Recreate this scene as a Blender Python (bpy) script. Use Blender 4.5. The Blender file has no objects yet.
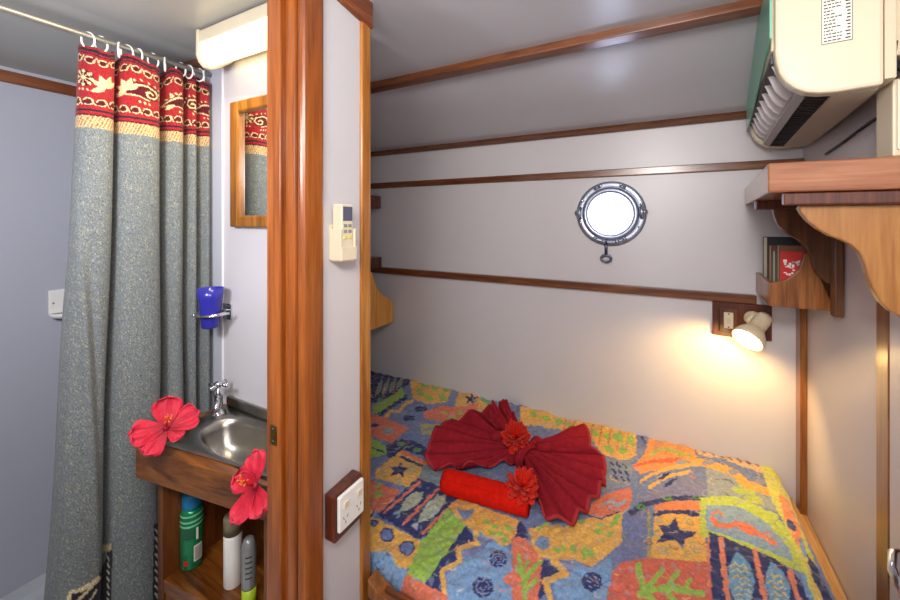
import bpy, bmesh, math, random
import numpy as np
from mathutils import Vector, Matrix
random.seed(7); rng = np.random.default_rng(7)
C = bpy.context.scene.collection
PI = math.pi
EYE = 1.5                                   # eye height over the cabin floor; shapes below use heights relative to the eye
F, HOR, YAW = 383.0, 220.0, math.radians(28.7)
CA, SA = math.cos(YAW), math.sin(YAW)
def ray(px, py):
    u = (px-450)/F; return Vector((-SA+CA*u, CA+SA*u, -(py-HOR)/F))
def P(px, py, X=None, Y=None, Z=None):      # survey point of the photograph on a plane of the room
    d = ray(px, py)
    k = X/d.x if X is not None else (Y/d.y if Y is not None else Z/d.z)
    return d*k
def project(co):                            # room coordinates -> survey pixels (arrays)
    f = -SA*co[:, 0]+CA*co[:, 1]; r = CA*co[:, 0]+SA*co[:, 1]
    f = np.where(f > .05, f, .05)
    return 450+F*r/f, HOR-F*co[:, 2]/f
def lin(c):
    return tuple(((x/255)/12.92 if x/255 <= .04045 else ((x/255+.055)/1.055)**2.4) for x in c)

# ------------------------------------------------------------------ materials
def newmat(name):
    m = bpy.data.materials.new(name); m.use_nodes = True
    nt = m.node_tree; return m, nt, nt.nodes['Principled BSDF']
def plain(name, col, rough=.5, metal=0., coat=0., bump=0., bscale=300., spec=.5, vary=0., vscale=6.):
    m, nt, b = newmat(name)
    b.inputs['Base Color'].default_value = (*lin(col), 1); b.inputs['Roughness'].default_value = rough
    b.inputs['Metallic'].default_value = metal; b.inputs['Coat Weight'].default_value = coat
    b.inputs['Specular IOR Level'].default_value = spec
    tc = nt.nodes.new('ShaderNodeTexCoord')
    if vary:
        n = nt.nodes.new('ShaderNodeTexNoise'); n.inputs['Scale'].default_value = vscale; n.inputs['Detail'].default_value = 5
        nt.links.new(tc.outputs['Object'], n.inputs['Vector'])
        r = nt.nodes.new('ShaderNodeValToRGB')
        c = lin(col); r.color_ramp.elements[0].position = .3; r.color_ramp.elements[1].position = .7
        r.color_ramp.elements[0].color = (*[x*(1-vary) for x in c], 1); r.color_ramp.elements[1].color = (*[min(1, x*(1+vary)) for x in c], 1)
        nt.links.new(n.outputs['Fac'], r.inputs['Fac']); nt.links.new(r.outputs['Color'], b.inputs['Base Color'])
    if bump:
        n = nt.nodes.new('ShaderNodeTexNoise'); n.inputs['Scale'].default_value = bscale
        nt.links.new(tc.outputs['Object'], n.inputs['Vector'])
        bp = nt.nodes.new('ShaderNodeBump'); bp.inputs['Strength'].default_value = bump; bp.inputs['Distance'].default_value = .002
        nt.links.new(n.outputs['Fac'], bp.inputs['Height']); nt.links.new(bp.outputs['Normal'], b.inputs['Normal'])
    return m
def wood(name, dark, mid, light, axis='Z', rough=.28, coat=.35, fine=60):
    m, nt, b = newmat(name)
    tc = nt.nodes.new('ShaderNodeTexCoord'); mp = nt.nodes.new('ShaderNodeMapping')
    mp.inputs['Scale'].default_value = {'X': (.06, 1, 1), 'Y': (1, .06, 1), 'Z': (1, 1, .06)}[axis]
    nt.links.new(tc.outputs['Object'], mp.inputs['Vector'])
    n1 = nt.nodes.new('ShaderNodeTexNoise'); n1.inputs['Scale'].default_value = fine; n1.inputs['Detail'].default_value = 6; n1.inputs['Distortion'].default_value = .7
    n2 = nt.nodes.new('ShaderNodeTexNoise'); n2.inputs['Scale'].default_value = fine*5; n2.inputs['Detail'].default_value = 3
    nt.links.new(mp.outputs['Vector'], n1.inputs['Vector']); nt.links.new(mp.outputs['Vector'], n2.inputs['Vector'])
    mx = nt.nodes.new('ShaderNodeMix'); mx.inputs[0].default_value = .35
    nt.links.new(n1.outputs['Fac'], mx.inputs[2]); nt.links.new(n2.outputs['Fac'], mx.inputs[3])
    r = nt.nodes.new('ShaderNodeValToRGB'); e = r.color_ramp.elements
    e[0].position = .34; e[0].color = (*lin(dark), 1); e[1].position = .66; e[1].color = (*lin(light), 1)
    k = e.new(.5); k.color = (*lin(mid), 1)
    nt.links.new(mx.outputs[0], r.inputs['Fac']); nt.links.new(r.outputs['Color'], b.inputs['Base Color'])
    b.inputs['Roughness'].default_value = rough; b.inputs['Coat Weight'].default_value = coat; b.inputs['Coat Roughness'].default_value = .2
    return m
def emis(name, col, s):
    m, nt, b = newmat(name); b.inputs['Base Color'].default_value = (*lin(col), 1)
    b.inputs['Emission Color'].default_value = (*lin(col), 1); b.inputs['Emission Strength'].default_value = s
    return m
def attrmat(name, rough, n_scale, n_amt, bump, bscale, stretch=(1, 1, 1), sheen=0.3, lo=.3):
    m, nt, b = newmat(name)
    at = nt.nodes.new('ShaderNodeAttribute'); at.attribute_name = 'dye'
    tc = nt.nodes.new('ShaderNodeTexCoord'); mp = nt.nodes.new('ShaderNodeMapping'); mp.inputs['Scale'].default_value = stretch
    nt.links.new(tc.outputs['Object'], mp.inputs['Vector'])
    n = nt.nodes.new('ShaderNodeTexNoise'); n.inputs['Scale'].default_value = n_scale; n.inputs['Detail'].default_value = 4; n.inputs['Roughness'].default_value = .7
    nt.links.new(mp.outputs['Vector'], n.inputs['Vector'])
    mr = nt.nodes.new('ShaderNodeMapRange'); mr.inputs[1].default_value = lo; mr.inputs[2].default_value = 1-lo
    mr.inputs[3].default_value = 1-n_amt; mr.inputs[4].default_value = 1+n_amt
    nt.links.new(n.outputs['Fac'], mr.inputs[0])
    mu = nt.nodes.new('ShaderNodeVectorMath'); mu.operation = 'SCALE'
    nt.links.new(at.outputs['Color'], mu.inputs[0]); nt.links.new(mr.outputs[0], mu.inputs['Scale'])
    nt.links.new(mu.outputs[0], b.inputs['Base Color'])
    n3 = nt.nodes.new('ShaderNodeTexNoise'); n3.inputs['Scale'].default_value = bscale; n3.inputs['Detail'].default_value = 3
    nt.links.new(tc.outputs['Object'], n3.inputs['Vector'])
    bp = nt.nodes.new('ShaderNodeBump'); bp.inputs['Strength'].default_value = bump; bp.inputs['Distance'].default_value = .004
    nt.links.new(n3.outputs['Fac'], bp.inputs['Height']); nt.links.new(bp.outputs['Normal'], b.inputs['Normal'])
    b.inputs['Roughness'].default_value = rough; b.inputs['Sheen Weight'].default_value = sheen; b.inputs['Specular IOR Level'].default_value = .2
    return m

WD, WM, WL = (84, 38, 12), (140, 70, 24), (176, 98, 38)
M = {
 'wall': plain('painted_panel_offwhite', (202, 199, 202), .36, vary=.015, vscale=2),
 'wall_side': plain('painted_panel_side', (205, 198, 200), .3, vary=.02, vscale=3),
 'wall_bath': plain('bathroom_panel_bluegrey', (180, 183, 194), .35, vary=.015, vscale=2),
 'wall_bath2': plain('bathroom_panel_lilac', (200, 197, 202), .3, vary=.015, vscale=2),
 'ceil': plain('ceiling_panel_grey', (194, 195, 202), .3, vary=.03, vscale=2),
 'ceil_bath': plain('ceiling_bathroom_grey', (168, 168, 164), .3, vary=.03, vscale=2),
 'floor': plain('pale_floor', (190, 196, 200), .4, vary=.05),
 'jamb': wood('varnished_teak_upright', (104, 50, 16), (142, 74, 22), (170, 98, 38), 'Z', .32, .35, 28),
 'woodz': wood('teak_upright', (98, 54, 18), (132, 78, 28), (160, 100, 42), 'Z'),
 'woodx': wood('teak_lengthwise', (68, 34, 16), (104, 58, 30), (130, 78, 44), 'X'),
 'woody': wood('teak_crosswise', (78, 34, 14), (120, 62, 30), (150, 86, 46), 'Y'),
 'shelfx': wood('shelf_teak', (126, 72, 42), (156, 98, 62), (176, 120, 82), 'X', .25, .4, 40),
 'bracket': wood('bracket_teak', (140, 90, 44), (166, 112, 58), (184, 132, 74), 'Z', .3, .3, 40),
 'rack': wood('rack_teak', (84, 46, 20), (140, 84, 40), (172, 110, 56), 'Z', .35, .2, 40),
 'rack_lit': wood('rack_teak_lit', (196, 128, 52), (222, 158, 72), (236, 178, 92), 'Z', .35, .2, 40),  # rack teak in a brighter copy, light on the foot rack put into the colour
 'darkwood': wood('dark_mahogany', (48, 20, 12), (84, 38, 24), (108, 54, 32), 'Z', .3, .3),
 'vanity': wood('vanity_teak', (70, 34, 8), (116, 64, 18), (144, 86, 30), 'X', .3, .4, 35),
 'vanityz': wood('vanity_teak_upright', (64, 30, 8), (104, 54, 18), (130, 74, 28), 'Z', .35, .3, 35),
 'ply': wood('pale_plywood', (150, 108, 62), (184, 142, 90), (204, 164, 112), 'Y', .5, .1, 40),
 'mirrorwood': wood('mirror_frame_teak', (96, 54, 16), (138, 86, 28), (164, 110, 44), 'Z', .3, .3, 45),
 'chrome': plain('chrome', (215, 218, 225), .12, 1.),
 'chromeblue': plain('weathered_chrome', (158, 164, 182), .36, .8, bump=.3, bscale=120),
 'darkmetal': plain('dark_pewter', (96, 102, 124), .35, 1.),
 'steel': plain('brushed_stainless', (164, 161, 154), .28, 1., bump=.15, bscale=500, vary=.08, vscale=30),
 'brass': plain('aged_brass', (150, 120, 60), .35, 1., vary=.3, vscale=80),
 'cream': plain('cream_plastic', (222, 209, 182), .35),
 'cream2': plain('aged_cream_plastic', (212, 199, 170), .4),
 'white': plain('white_plastic', (240, 238, 232), .35),
 'greyplastic': plain('grey_plastic', (150, 140, 134), .4),
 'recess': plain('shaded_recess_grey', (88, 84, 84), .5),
 'rodsteel': plain('rod_steel', (176, 176, 170), .42, .8),
 'post': wood('golden_teak_upright', (124, 72, 22), (164, 102, 32), (188, 126, 50), 'Z', .3, .35, 40),
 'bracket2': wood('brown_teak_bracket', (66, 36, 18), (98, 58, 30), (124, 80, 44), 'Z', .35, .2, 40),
 'vane': plain('vane_white', (250, 248, 250), .35),
 'black': plain('black_plastic', (18, 20, 20), .45),
 'film': plain('green_film', (112, 190, 160), .3),
 'lcd': plain('lcd_glass', (92, 94, 116), .15),
 'ink': plain('black_print', (46, 46, 46), .5),
 'paper': plain('label_paper', (236, 232, 218), .5),
 'yellow': plain('yellow_key', (226, 214, 110), .4),
 'grey': plain('grey_key', (140, 140, 130), .4),
 'towel': plain('maroon_terry', (142, 30, 42), .95, bump=1., bscale=420, spec=.1, vary=.14, vscale=60),
 'towelhem': plain('maroon_hem', (158, 48, 54), .9, bump=.6, bscale=300, spec=.1),
 'roll': plain('scarlet_terry', (206, 26, 12), .95, bump=1., bscale=420, spec=.1, vary=.14, vscale=70),
 'redflower': plain('scarlet_petal', (226, 40, 20), .6, vary=.15, vscale=90, spec=.2),
 'petal': plain('hibiscus_pink', (236, 48, 84), .5, vary=.16, vscale=60, bump=.5, bscale=90, spec=.3),
 'petalheart': plain('hibiscus_crimson', (150, 10, 40), .5),
 'pollen': plain('stamen_orange', (226, 130, 50), .6),
 'leaf': plain('stem_green', (70, 110, 50), .5),
 'cangreen': plain('can_green', (26, 132, 84), .25, .3),
 'canblue': plain('can_blue_cap', (20, 120, 170), .35),
 'cangrey': plain('tube_grey', (150, 152, 150), .3, .4),
 'lime': plain('tube_lime', (170, 200, 50), .4),
 'canolive': plain('cap_olive', (120, 110, 84), .4),
 'canmint': plain('can_mint_band', (120, 190, 150), .35),
 'red': plain('book_red', (196, 36, 30), .4),
 'brown': plain('book_brown', (110, 66, 44), .5),
 'bookblack': plain('book_black', (26, 30, 32), .5),
 'bookgreen': plain('book_green', (58, 74, 58), .5),
 'page': plain('book_pages', (206, 200, 176), .7),
 'lampshell': plain('lamp_cream', (232, 216, 180), .35),
 'bulb': emis('lit_bulb', (255, 214, 140), 30),
 'tube': emis('lit_diffuser', (255, 236, 180), 1.7),
 'mattress': plain('mattress_ticking', (210, 205, 195), .8),
 'caulk': plain('white_bead', (232, 232, 236), .4),
 'blueprint': plain('blue_print', (90, 140, 205), .5),
}
def glassy(name, col, trans_rough, tr=.85):
    m, nt, b = newmat(name); nt.nodes.remove(b)
    out = nt.nodes['Material Output']; t = nt.nodes.new('ShaderNodeBsdfTransparent'); t.inputs[0].default_value = (*lin(col), 1)
    g = nt.nodes.new('ShaderNodeBsdfGlossy'); g.inputs['Roughness'].default_value = trans_rough
    mx = nt.nodes.new('ShaderNodeMixShader'); mx.inputs[0].default_value = 1-tr
    nt.links.new(t.outputs[0], mx.inputs[1]); nt.links.new(g.outputs[0], mx.inputs[2]); nt.links.new(mx.outputs[0], out.inputs[0])
    return m
M['pane'] = glassy('porthole_glass', (240, 244, 255), .05, .95)
mm, nt, b = newmat('blue_tumbler_plastic')
b.inputs['Base Color'].default_value = (*lin((62, 62, 190)), 1); b.inputs['Roughness'].default_value = .15
b.inputs['Transmission Weight'].default_value = .45; M['tumbler'] = mm
M['mirror'] = plain('mirror_glass', (225, 228, 228), .02, 1.)
M['curtain'] = attrmat('curtain_weave', .9, 520, .62, .5, 500, (1, .5, 1.5), sheen=.1, lo=.41)
M['petal'] = attrmat('hibiscus_petal', .5, 90, .10, .5, 110, sheen=.1)
M['bloom'] = attrmat('scarlet_bloom', .6, 90, .15, .4, 110, sheen=.1)
M['quilt'] = attrmat('quilt_batik', .85, 150, .2, .55, 55, sheen=.2)

# ------------------------------------------------------------------ mesh helpers
ROOT = {}
class MB:
    def __init__(s): s.v = []; s.f = []; s.m = []; s.sm = []
    def add(s, vs, fs, mi=0, smooth=False):
        o = len(s.v); s.v += [Vector(v) for v in vs]
        for f in fs: s.f.append([i+o for i in f]); s.m.append(mi); s.sm.append(smooth)
        return s
    def box(s, x0, x1, y0, y1, z0, z1, mi=0):
        v = [(x, y, z) for x in (x0, x1) for y in (y0, y1) for z in (z0, z1)]
        return s.add(v, [(0, 1, 3, 2), (4, 6, 7, 5), (0, 4, 5, 1), (2, 3, 7, 6), (0, 2, 6, 4), (1, 5, 7, 3)], mi)
    def prism(s, pts, d, mi=0, smooth=False):
        n = len(pts); d = Vector(d); pts = [Vector(p) for p in pts]
        fs = [tuple(range(n))[::-1], tuple(range(n, 2*n))] + [(i, (i+1) % n, n+(i+1) % n, n+i) for i in range(n)]
        return s.add(pts+[p+d for p in pts], fs, mi, smooth)
    def tube(s, pts, r, n=10, mi=0, closed=False, flat=1.0):
        pts = [Vector(p) for p in pts]; m = len(pts); rs = r if isinstance(r, (list, tuple)) else [r]*m
        vs = []; up = None
        for i, p in enumerate(pts):
            t = (pts[(i+1) % m]-pts[i-1]) if closed else (pts[min(i+1, m-1)]-pts[max(i-1, 0)])
            t.normalize()
            if up is None: up = Vector((0, 0, 1)) if abs(t.z) < .9 else Vector((1, 0, 0))
            a = t.cross(up).normalized(); up = a.cross(t).normalized()
            for k in range(n):
                w = 2*PI*k/n; vs.append(p+(a*math.cos(w)+up*math.sin(w)*flat)*rs[i])
        fs = []
        for i in range(m if closed else m-1):
            j = (i+1) % m
            for k in range(n): fs.append((i*n+k, i*n+(k+1) % n, j*n+(k+1) % n, j*n+k))
        if not closed: fs += [tuple(range(n))[::-1], tuple(range((m-1)*n, m*n))]
        return s.add(vs, fs, mi, True)
    def lathe(s, prof, o=(0, 0, 0), axis=(0, 0, 1), n=32, mi=0, capped=True, sx=1, sy=1):
        o = Vector(o); q = Vector(axis).normalized().to_track_quat('Z', 'Y'); vs = []
        for r, h in prof:
            for k in range(n):
                w = 2*PI*k/n; vs.append(o+q @ Vector((r*math.cos(w)*sx, r*math.sin(w)*sy, h)))
        fs = []; m = len(prof)
        for i in range(m-1):
            for k in range(n): fs.append((i*n+k, i*n+(k+1) % n, (i+1)*n+(k+1) % n, (i+1)*n+k))
        if capped: fs += [tuple(range(n))[::-1], tuple(range((m-1)*n, m*n))]
        return s.add(vs, fs, mi, True)
    def ball(s, c, r, n=14, mi=0, sc=(1, 1, 1)):
        c = Vector(c); vs = []; fs = []; h = n//2+1
        for i in range(h+1):
            a = PI*i/h
            for k in range(n):
                w = 2*PI*k/n; vs.append(c+Vector((r*sc[0]*math.sin(a)*math.cos(w), r*sc[1]*math.sin(a)*math.sin(w), r*sc[2]*math.cos(a))))
        for i in range(h):
            for k in range(n): fs.append((i*n+k, (i+1)*n+k, (i+1)*n+(k+1) % n, i*n+(k+1) % n))
        return s.add(vs, fs, mi, True)
    def grid(s, fn, nu, nv, mi=0, smooth=True):
        vs = [fn(i/nu, j/nv) for i in range(nu+1) for j in range(nv+1)]
        fs = [(i*(nv+1)+j, (i+1)*(nv+1)+j, (i+1)*(nv+1)+j+1, i*(nv+1)+j+1) for i in range(nu) for j in range(nv)]
        return s.add(vs, fs, mi, smooth)
    def xf(s, Mx): s.v = [Mx @ v for v in s.v]; return s
    def build(s, name, mats, parent=None, bevel=0., seg=2, solid=0., subsurf=0, origin=None, fix=True):
        mats = mats if isinstance(mats, (list, tuple)) else [mats]
        top = parent
        while top is not None and top.parent is not None: top = top.parent
        if top is not None: org = ROOT.get(top.name, Vector(top.location))
        else:
            if origin is None:
                xs = [v.x for v in s.v]; ys = [v.y for v in s.v]; zs = [v.z for v in s.v]
                origin = ((min(xs)+max(xs))/2, (min(ys)+max(ys))/2, min(zs))
            org = Vector(origin)
        me = bpy.data.meshes.new(name); me.from_pydata([tuple(v-org) for v in s.v], [], s.f)
        for m in mats: me.materials.append(m)
        me.polygons.foreach_set('material_index', s.m); me.polygons.foreach_set('use_smooth', s.sm)
        if fix:
            bm = bmesh.new(); bm.from_mesh(me); bmesh.ops.remove_doubles(bm, verts=bm.verts, dist=1e-6)
            bmesh.ops.recalc_face_normals(bm, faces=bm.faces); bm.to_mesh(me); bm.free()
        me.update()
        o = bpy.data.objects.new(name, me); C.objects.link(o)
        if parent is not None: o.parent = parent
        else: o.location = org; ROOT[o.name] = org
        if solid:
            md = o.modifiers.new('thickness', 'SOLIDIFY'); md.thickness = solid; md.offset = 0
        if bevel:
            md = o.modifiers.new('bevel', 'BEVEL'); md.width = bevel; md.segments = seg; md.limit_method = 'ANGLE'; md.angle_limit = math.radians(40)
            md.harden_normals = False
        if subsurf:
            md = o.modifiers.new('sub', 'SUBSURF'); md.levels = subsurf; md.render_levels = subsurf
        return o
def tag(o, label=None, cat=None, group=None, kind=None):
    if label: o['label'] = label
    if cat: o['category'] = cat
    if group: o['group'] = group
    if kind: o['kind'] = kind
    return o
def thing(name, label, cat, loc, group=None):
    o = bpy.data.objects.new(name, None); C.objects.link(o); o.location = loc; o.empty_display_size = .03
    ROOT[o.name] = Vector(loc); return tag(o, label, cat, group)
def struct(name, mb, m, bevel=0., label=None, **k): return tag(mb.build(name, m, bevel=bevel, **k), label, None, None, 'structure')
def bx(*a): return MB().box(*a)
def copy_tree(o, parent=None):
    c = o.copy(); C.objects.link(c)
    if parent is not None: c.parent = parent
    for ch in [x for x in bpy.data.objects if x.parent == o]: copy_tree(ch, c)
    return c

# ------------------------------------------------------------------ painter for dyed cloth
class Paint:
    def __init__(s, u, v, base):
        s.u = u; s.v = v; s.c = np.empty((len(u), 3)); s.c[:] = lin(base)
    def poly(s, pts, col):
        x, y = s.u, s.v; xs = [p[0] for p in pts]; ys = [p[1] for p in pts]
        idx = np.nonzero((x >= min(xs)) & (x <= max(xs)) & (y >= min(ys)) & (y <= max(ys)))[0]
        if not len(idx): return
        x = x[idx]; y = y[idx]; ins = np.zeros(len(idx), bool); n = len(pts)
        for i in range(n):
            (x1, y1), (x2, y2) = pts[i], pts[(i+1) % n]
            if y1 == y2: continue
            ins ^= ((y1 > y) != (y2 > y)) & (x < (x2-x1)*(y-y1)/(y2-y1)+x1)
        s.c[idx[ins]] = lin(col)
    def line(s, pts, w, col):
        h = w/2
        for (x1, y1), (x2, y2) in zip(pts[:-1], pts[1:]):
            x, y = s.u, s.v
            idx = np.nonzero((x >= min(x1, x2)-h) & (x <= max(x1, x2)+h) & (y >= min(y1, y2)-h) & (y <= max(y1, y2)+h))[0]
            if not len(idx): continue
            x = x[idx]; y = y[idx]; dx, dy = x2-x1, y2-y1; L = dx*dx+dy*dy+1e-12
            t = np.clip(((x-x1)*dx+(y-y1)*dy)/L, 0, 1)
            d = np.hypot(x-x1-t*dx, y-y1-t*dy); s.c[idx[d < h]] = lin(col)
    def disk(s, c, r, col, sy=1.): s.poly([(c[0]+r*math.cos(a*PI/8), c[1]+r*sy*math.sin(a*PI/8)) for a in range(16)], col)
    def ring(s, c, r, w, col, sy=1., a0=0., a1=2*PI):
        s.line([(c[0]+r*math.cos(a0+(a1-a0)*k/14), c[1]+r*sy*math.sin(a0+(a1-a0)*k/14)) for k in range(15)], w, col)
    def leaf(s, a, b, hw, col):
        dx, dy = b[0]-a[0], b[1]-a[1]; L = math.hypot(dx, dy); nx, ny = -dy/L*hw, dx/L*hw
        p = [(a[0]+dx*t+nx*math.sin(PI*t**.85), a[1]+dy*t+ny*math.sin(PI*t**.85)) for t in [k/8 for k in range(9)]]
        q = [(a[0]+dx*t-nx*math.sin(PI*t**.85), a[1]+dy*t-ny*math.sin(PI*t**.85)) for t in [k/8 for k in range(8, -1, -1)]]
        s.poly(p+q, col)
    def star(s, c, r, col, rot=0., sy=1., inner=.38):
        s.poly([(c[0]+(r if k % 2 == 0 else r*inner)*math.cos(rot-PI/2+k*PI/5), c[1]+sy*(r if k % 2 == 0 else r*inner)*math.sin(rot-PI/2+k*PI/5)) for k in range(10)], col)
def dye(ob, cols):
    a = ob.data.color_attributes.new('dye', 'FLOAT_COLOR', 'POINT')
    buf = np.ones((len(cols), 4), dtype=np.float32); buf[:, :3] = cols; a.data.foreach_set('color', buf.ravel())
def sheet(name, co, nu, nv, mat, parent=None, label=None, cat=None, solid=.0, origin=(0, 0, 0)):
    me = bpy.data.meshes.new(name); i, j = np.meshgrid(np.arange(nu-1), np.arange(nv-1), indexing='ij'); b0 = (i*nv+j).ravel()
    faces = np.stack([b0, b0+nv, b0+nv+1, b0+1], 1)
    me.vertices.add(len(co)); me.vertices.foreach_set('co', (co-np.array(origin)).astype(np.float32).ravel())
    me.loops.add(faces.size); me.loops.foreach_set('vertex_index', faces.ravel().astype(np.int32))
    me.polygons.add(len(faces)); me.polygons.foreach_set('loop_start', (np.arange(len(faces))*4).astype(np.int32))
    me.update(calc_edges=True); me.polygons.foreach_set('use_smooth', np.ones(len(faces), bool)); me.validate()
    me.materials.append(mat); o = bpy.data.objects.new(name, me); C.objects.link(o)
    if parent is not None: o.parent = parent
    else: o.location = origin; ROOT[o.name] = Vector(origin)
    if solid: md = o.modifiers.new('thickness', 'SOLIDIFY'); md.thickness = solid; md.offset = -1
    return tag(o, label, cat)

# ------------------------------------------------------------------ the cabin shell
FL = -EYE
YB, XR, XL = 1.74, .432, -1.60              # hull side, right wall, far end of the bunk
PC = Vector((-.1825, YB, .026)); PR = .088   # porthole centre and opening radius
mb = MB()                                   # hull-side wall with a round opening
n = 48; x0, x1, z0, z1 = XL-.05, XR+.05, FL, .41
outer = []
for k in range(n):
    a = 2*PI*k/n; dx, dz = math.cos(a), math.sin(a)
    t = min(((x1 if dx > 0 else x0)-PC.x)/dx if abs(dx) > 1e-6 else 9e9, ((z1 if dz > 0 else z0)-PC.z)/dz if abs(dz) > 1e-6 else 9e9)
    outer.append((PC.x+dx*t, PC.z+dz*t))
for cx, cz in ((x0, z0), (x1, z0), (x1, z1), (x0, z1)):     # snap the nearest rim point to each corner
    k = min(range(n), key=lambda q: (outer[q][0]-cx)**2+(outer[q][1]-cz)**2); outer[k] = (cx, cz)
inner = [(PC.x+PR*math.cos(2*PI*k/n), PC.z+PR*math.sin(2*PI*k/n)) for k in range(n)]
vs = [(x, YB, z) for x, z in outer]+[(x, YB, z) for x, z in inner]+[(x, YB+.06, z) for x, z in outer]+[(x, YB+.06, z) for x, z in inner]
fs = []
for k in range(n):
    j = (k+1) % n
    fs += [(k, j, n+j, n+k), (2*n+k, 3*n+k, 3*n+j, 2*n+j), (n+k, n+j, 3*n+j, 3*n+k), (k, 2*n+k, 2*n+j, j)]
mb.add(vs, fs); struct('wall_back', mb, M['wall'])
prof = [(-1.25, .64), (.3, .59), (.75, .55), (1.17, .528), (1.45, .47), (1.716, .392), (1.80, .36)]
pa = [(-1.25, .64), (.56, .567), (.75, .55), (.892, .543)]; pb = [(.892, .543), (1.17, .530), (1.716, .394), (1.80, .36)]
mb = MB(); mb.prism([(-.80, y, z) for y, z in pa[1:]]+[(-.80, y, z+.05) for y, z in pa[:0:-1]], (XR+.05+.80, 0, 0))
mb.prism([(-.70, y, z) for y, z in pa[:2]]+[(-.70, y, z+.05) for y, z in pa[1::-1]], (XR+.05+.70, 0, 0))
mb.prism([(XL-.05, y, z) for y, z in pb]+[(XL-.05, y, z+.05) for y, z in pb[::-1]], (XR+.10-XL, 0, 0))
struct('ceiling', mb, M['ceil'])
struct('floor', bx(-2.3, XR+.05, -1.25, YB+.06, FL-.05, FL), M['floor'])
struct('wall_right', bx(XR, XR+.05, -1.25, YB, FL, .62), M['wall_side'])
struct('wall_front', bx(-2.3, XR+.05, -1.30, -1.25, FL, .72), M['wall'])
struct('wall_bunk_end', bx(XL-.05, XL, .90, YB, FL, .56), M['wall'])
mb = bx(-.75, -.65, -1.25, -.14, FL, .62); mb.box(-.75, -.65, -.14, .544, .505, .62); mb.box(-.75, -.65, .603, .724, FL, .55)
struct('wall_left', mb, M['wall'])
# bathroom
BY = .87
mb = bx(-1.466, -.765, BY, BY+.02, FL, .70); mb.box(-.80, -.768, .765, BY, FL, .70)
struct('wall_bathroom_back', mb, M['wall_bath2'])
mb = bx(-2.3, -1.466, BY, BY+.02, FL, .70); mb.box(-2.30, -2.26, -.60, BY, FL, .70)
struct('wall_shower', mb, M['wall_bath'])
struct('wall_bathroom_front', bx(-2.3, -.75, -.64, -.60, FL, .72), M['wall_bath'])
mb = MB().prism([(-2.30, -.64, .60), (-1.6, -.64, .662), (-.75, -.64, .662), (-.75, -.64, .72), (-2.30, -.64, .72)], (0, BY+.02+.64, 0))
struct('ceiling_bathroom', mb, M['ceil_bath'])
struct('trim_1', bx(-1.472, -1.463, BY-.004, BY, FL, .64), M['caulk'], .001)
struct('trim_2', bx(-2.26, -2.245, -.60, BY, .541, .587), M['woody'], .003)
struct('trim_3', bx(-2.245, -.80, BY-.015, BY, .60, .648), M['woodx'], .003)
struct('trim_4', MB().prism([(x, -.6, z) for x, z in ((-2.26, FL), (-2.17, FL), (-2.20, FL+.012), (-2.26, FL+.02))], (0, BY+.6, 0)), M['floor'])
# teak battens on hull side and ceiling
struct('trim_5', bx(XL, XR-.001, YB-.016, YB, .182, .212), M['woodx'], .003)
struct('trim_6', bx(XL, .302, YB-.03, YB, -.300, -.268), M['woodx'], .004)
mb = MB().prism([(XL, 1.722, .398), (XL, 1.705, .378), (XL, 1.728, .366), (XL, 1.74, .372), (XL, 1.74, .40)], (XR-XL, 0, 0)); struct('trim_7', mb, M['woodx'], .002)
mb = MB().prism([(XL, 1.150, .540), (XL, 1.150, .508), (XL, 1.190, .502), (XL, 1.195, .53)], (XR-XL, 0, 0)); struct('trim_8', mb, M['woodx'], .003)
struct('trim_9', bx(.413, XR, 1.690, YB, FL, -.25), M['woodz'], .003)
struct('trim_10', bx(XR-.007, XR, 1.158, 1.212, FL, .0), M['woodz'], .003)
# end post of the partition with top rail
mb = bx(-.765, -.643, .722, .760, FL, .50); struct('trim_11', mb, M['post'], .008, seg=3)
mb = MB().prism([(-.66, -1.25, .56), (-.66, .60, .512), (-.66, .761, .484), (-.66, .761, .56), (-.66, .6, .58), (-.66, -1.25, .62)], (.022, 0, 0)); struct('trim_12', mb, M['woody'], .005)
# doorway to the bathroom
d = tag(MB().box(-.752, -.65, .552, .603, FL, .52).build('door_1', M['jamb'], bevel=.003), 'varnished teak jamb of the bathroom doorway', None, None, 'structure')
MB().box(-.66, -.637, .542, .600, FL, .52).build('architrave', M['jamb'], d, bevel=.010, seg=3)
MB().box(-.690, -.664, .543, .56, FL, .52).build('door_stop', M['jamb'], d, bevel=.004)
MB().box(-.7515, -.706, .540, .56, FL, .52).build('jamb_lining', M['jamb'], d, bevel=.003)
a = P(271, 424, Y=.540); b_ = P(277, 446, Y=.540)
mb = MB().box(a.x, b_.x, .5375, .5405, b_.z, a.z); sp = mb.build('strike_plate', M['brass'], d, bevel=.001)
mb = MB()
for q in (.18, .82): mb.lathe([(.0035, 0), (.003, .0012)], ((a.x+b_.x)/2, .5376, a.z+(b_.z-a.z)*q), (0, -1, 0), 12)
mb.build('screw', M['darkmetal'], sp)
mb = MB().box(-.762, -.632, -.16, -.10, FL, .52); mb.box(-.762, -.632, -.10, .54, .50, .56); struct('trim_13', mb, M['jamb'], .004)
# far-right door leaf with a lever handle
d2 = tag(bx(XR-.006, XR, 0.50, 1.157, FL+.02, .0).build('door_2', M['wall_side'], bevel=.002), 'pale panelled door at the right edge', None, None, 'structure')
h0 = P(897, 556, X=XR-.035)
mb = MB().tube([(XR-.004, h0.y, h0.z+.005), h0+Vector((.01, 0, .004)), h0, h0+Vector((-.012, -.03, -.012)), h0+Vector((-.016, -.09, -.03))], [.012, .012, .013, .012, .010], 14)
mb.lathe([(.024, 0), (.024, .004), (.018, .008)], (XR-.006, h0.y, h0.z+.005), (-1, 0, 0), 24)
mb.build('door_handle', M['chrome'], d2)

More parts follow.
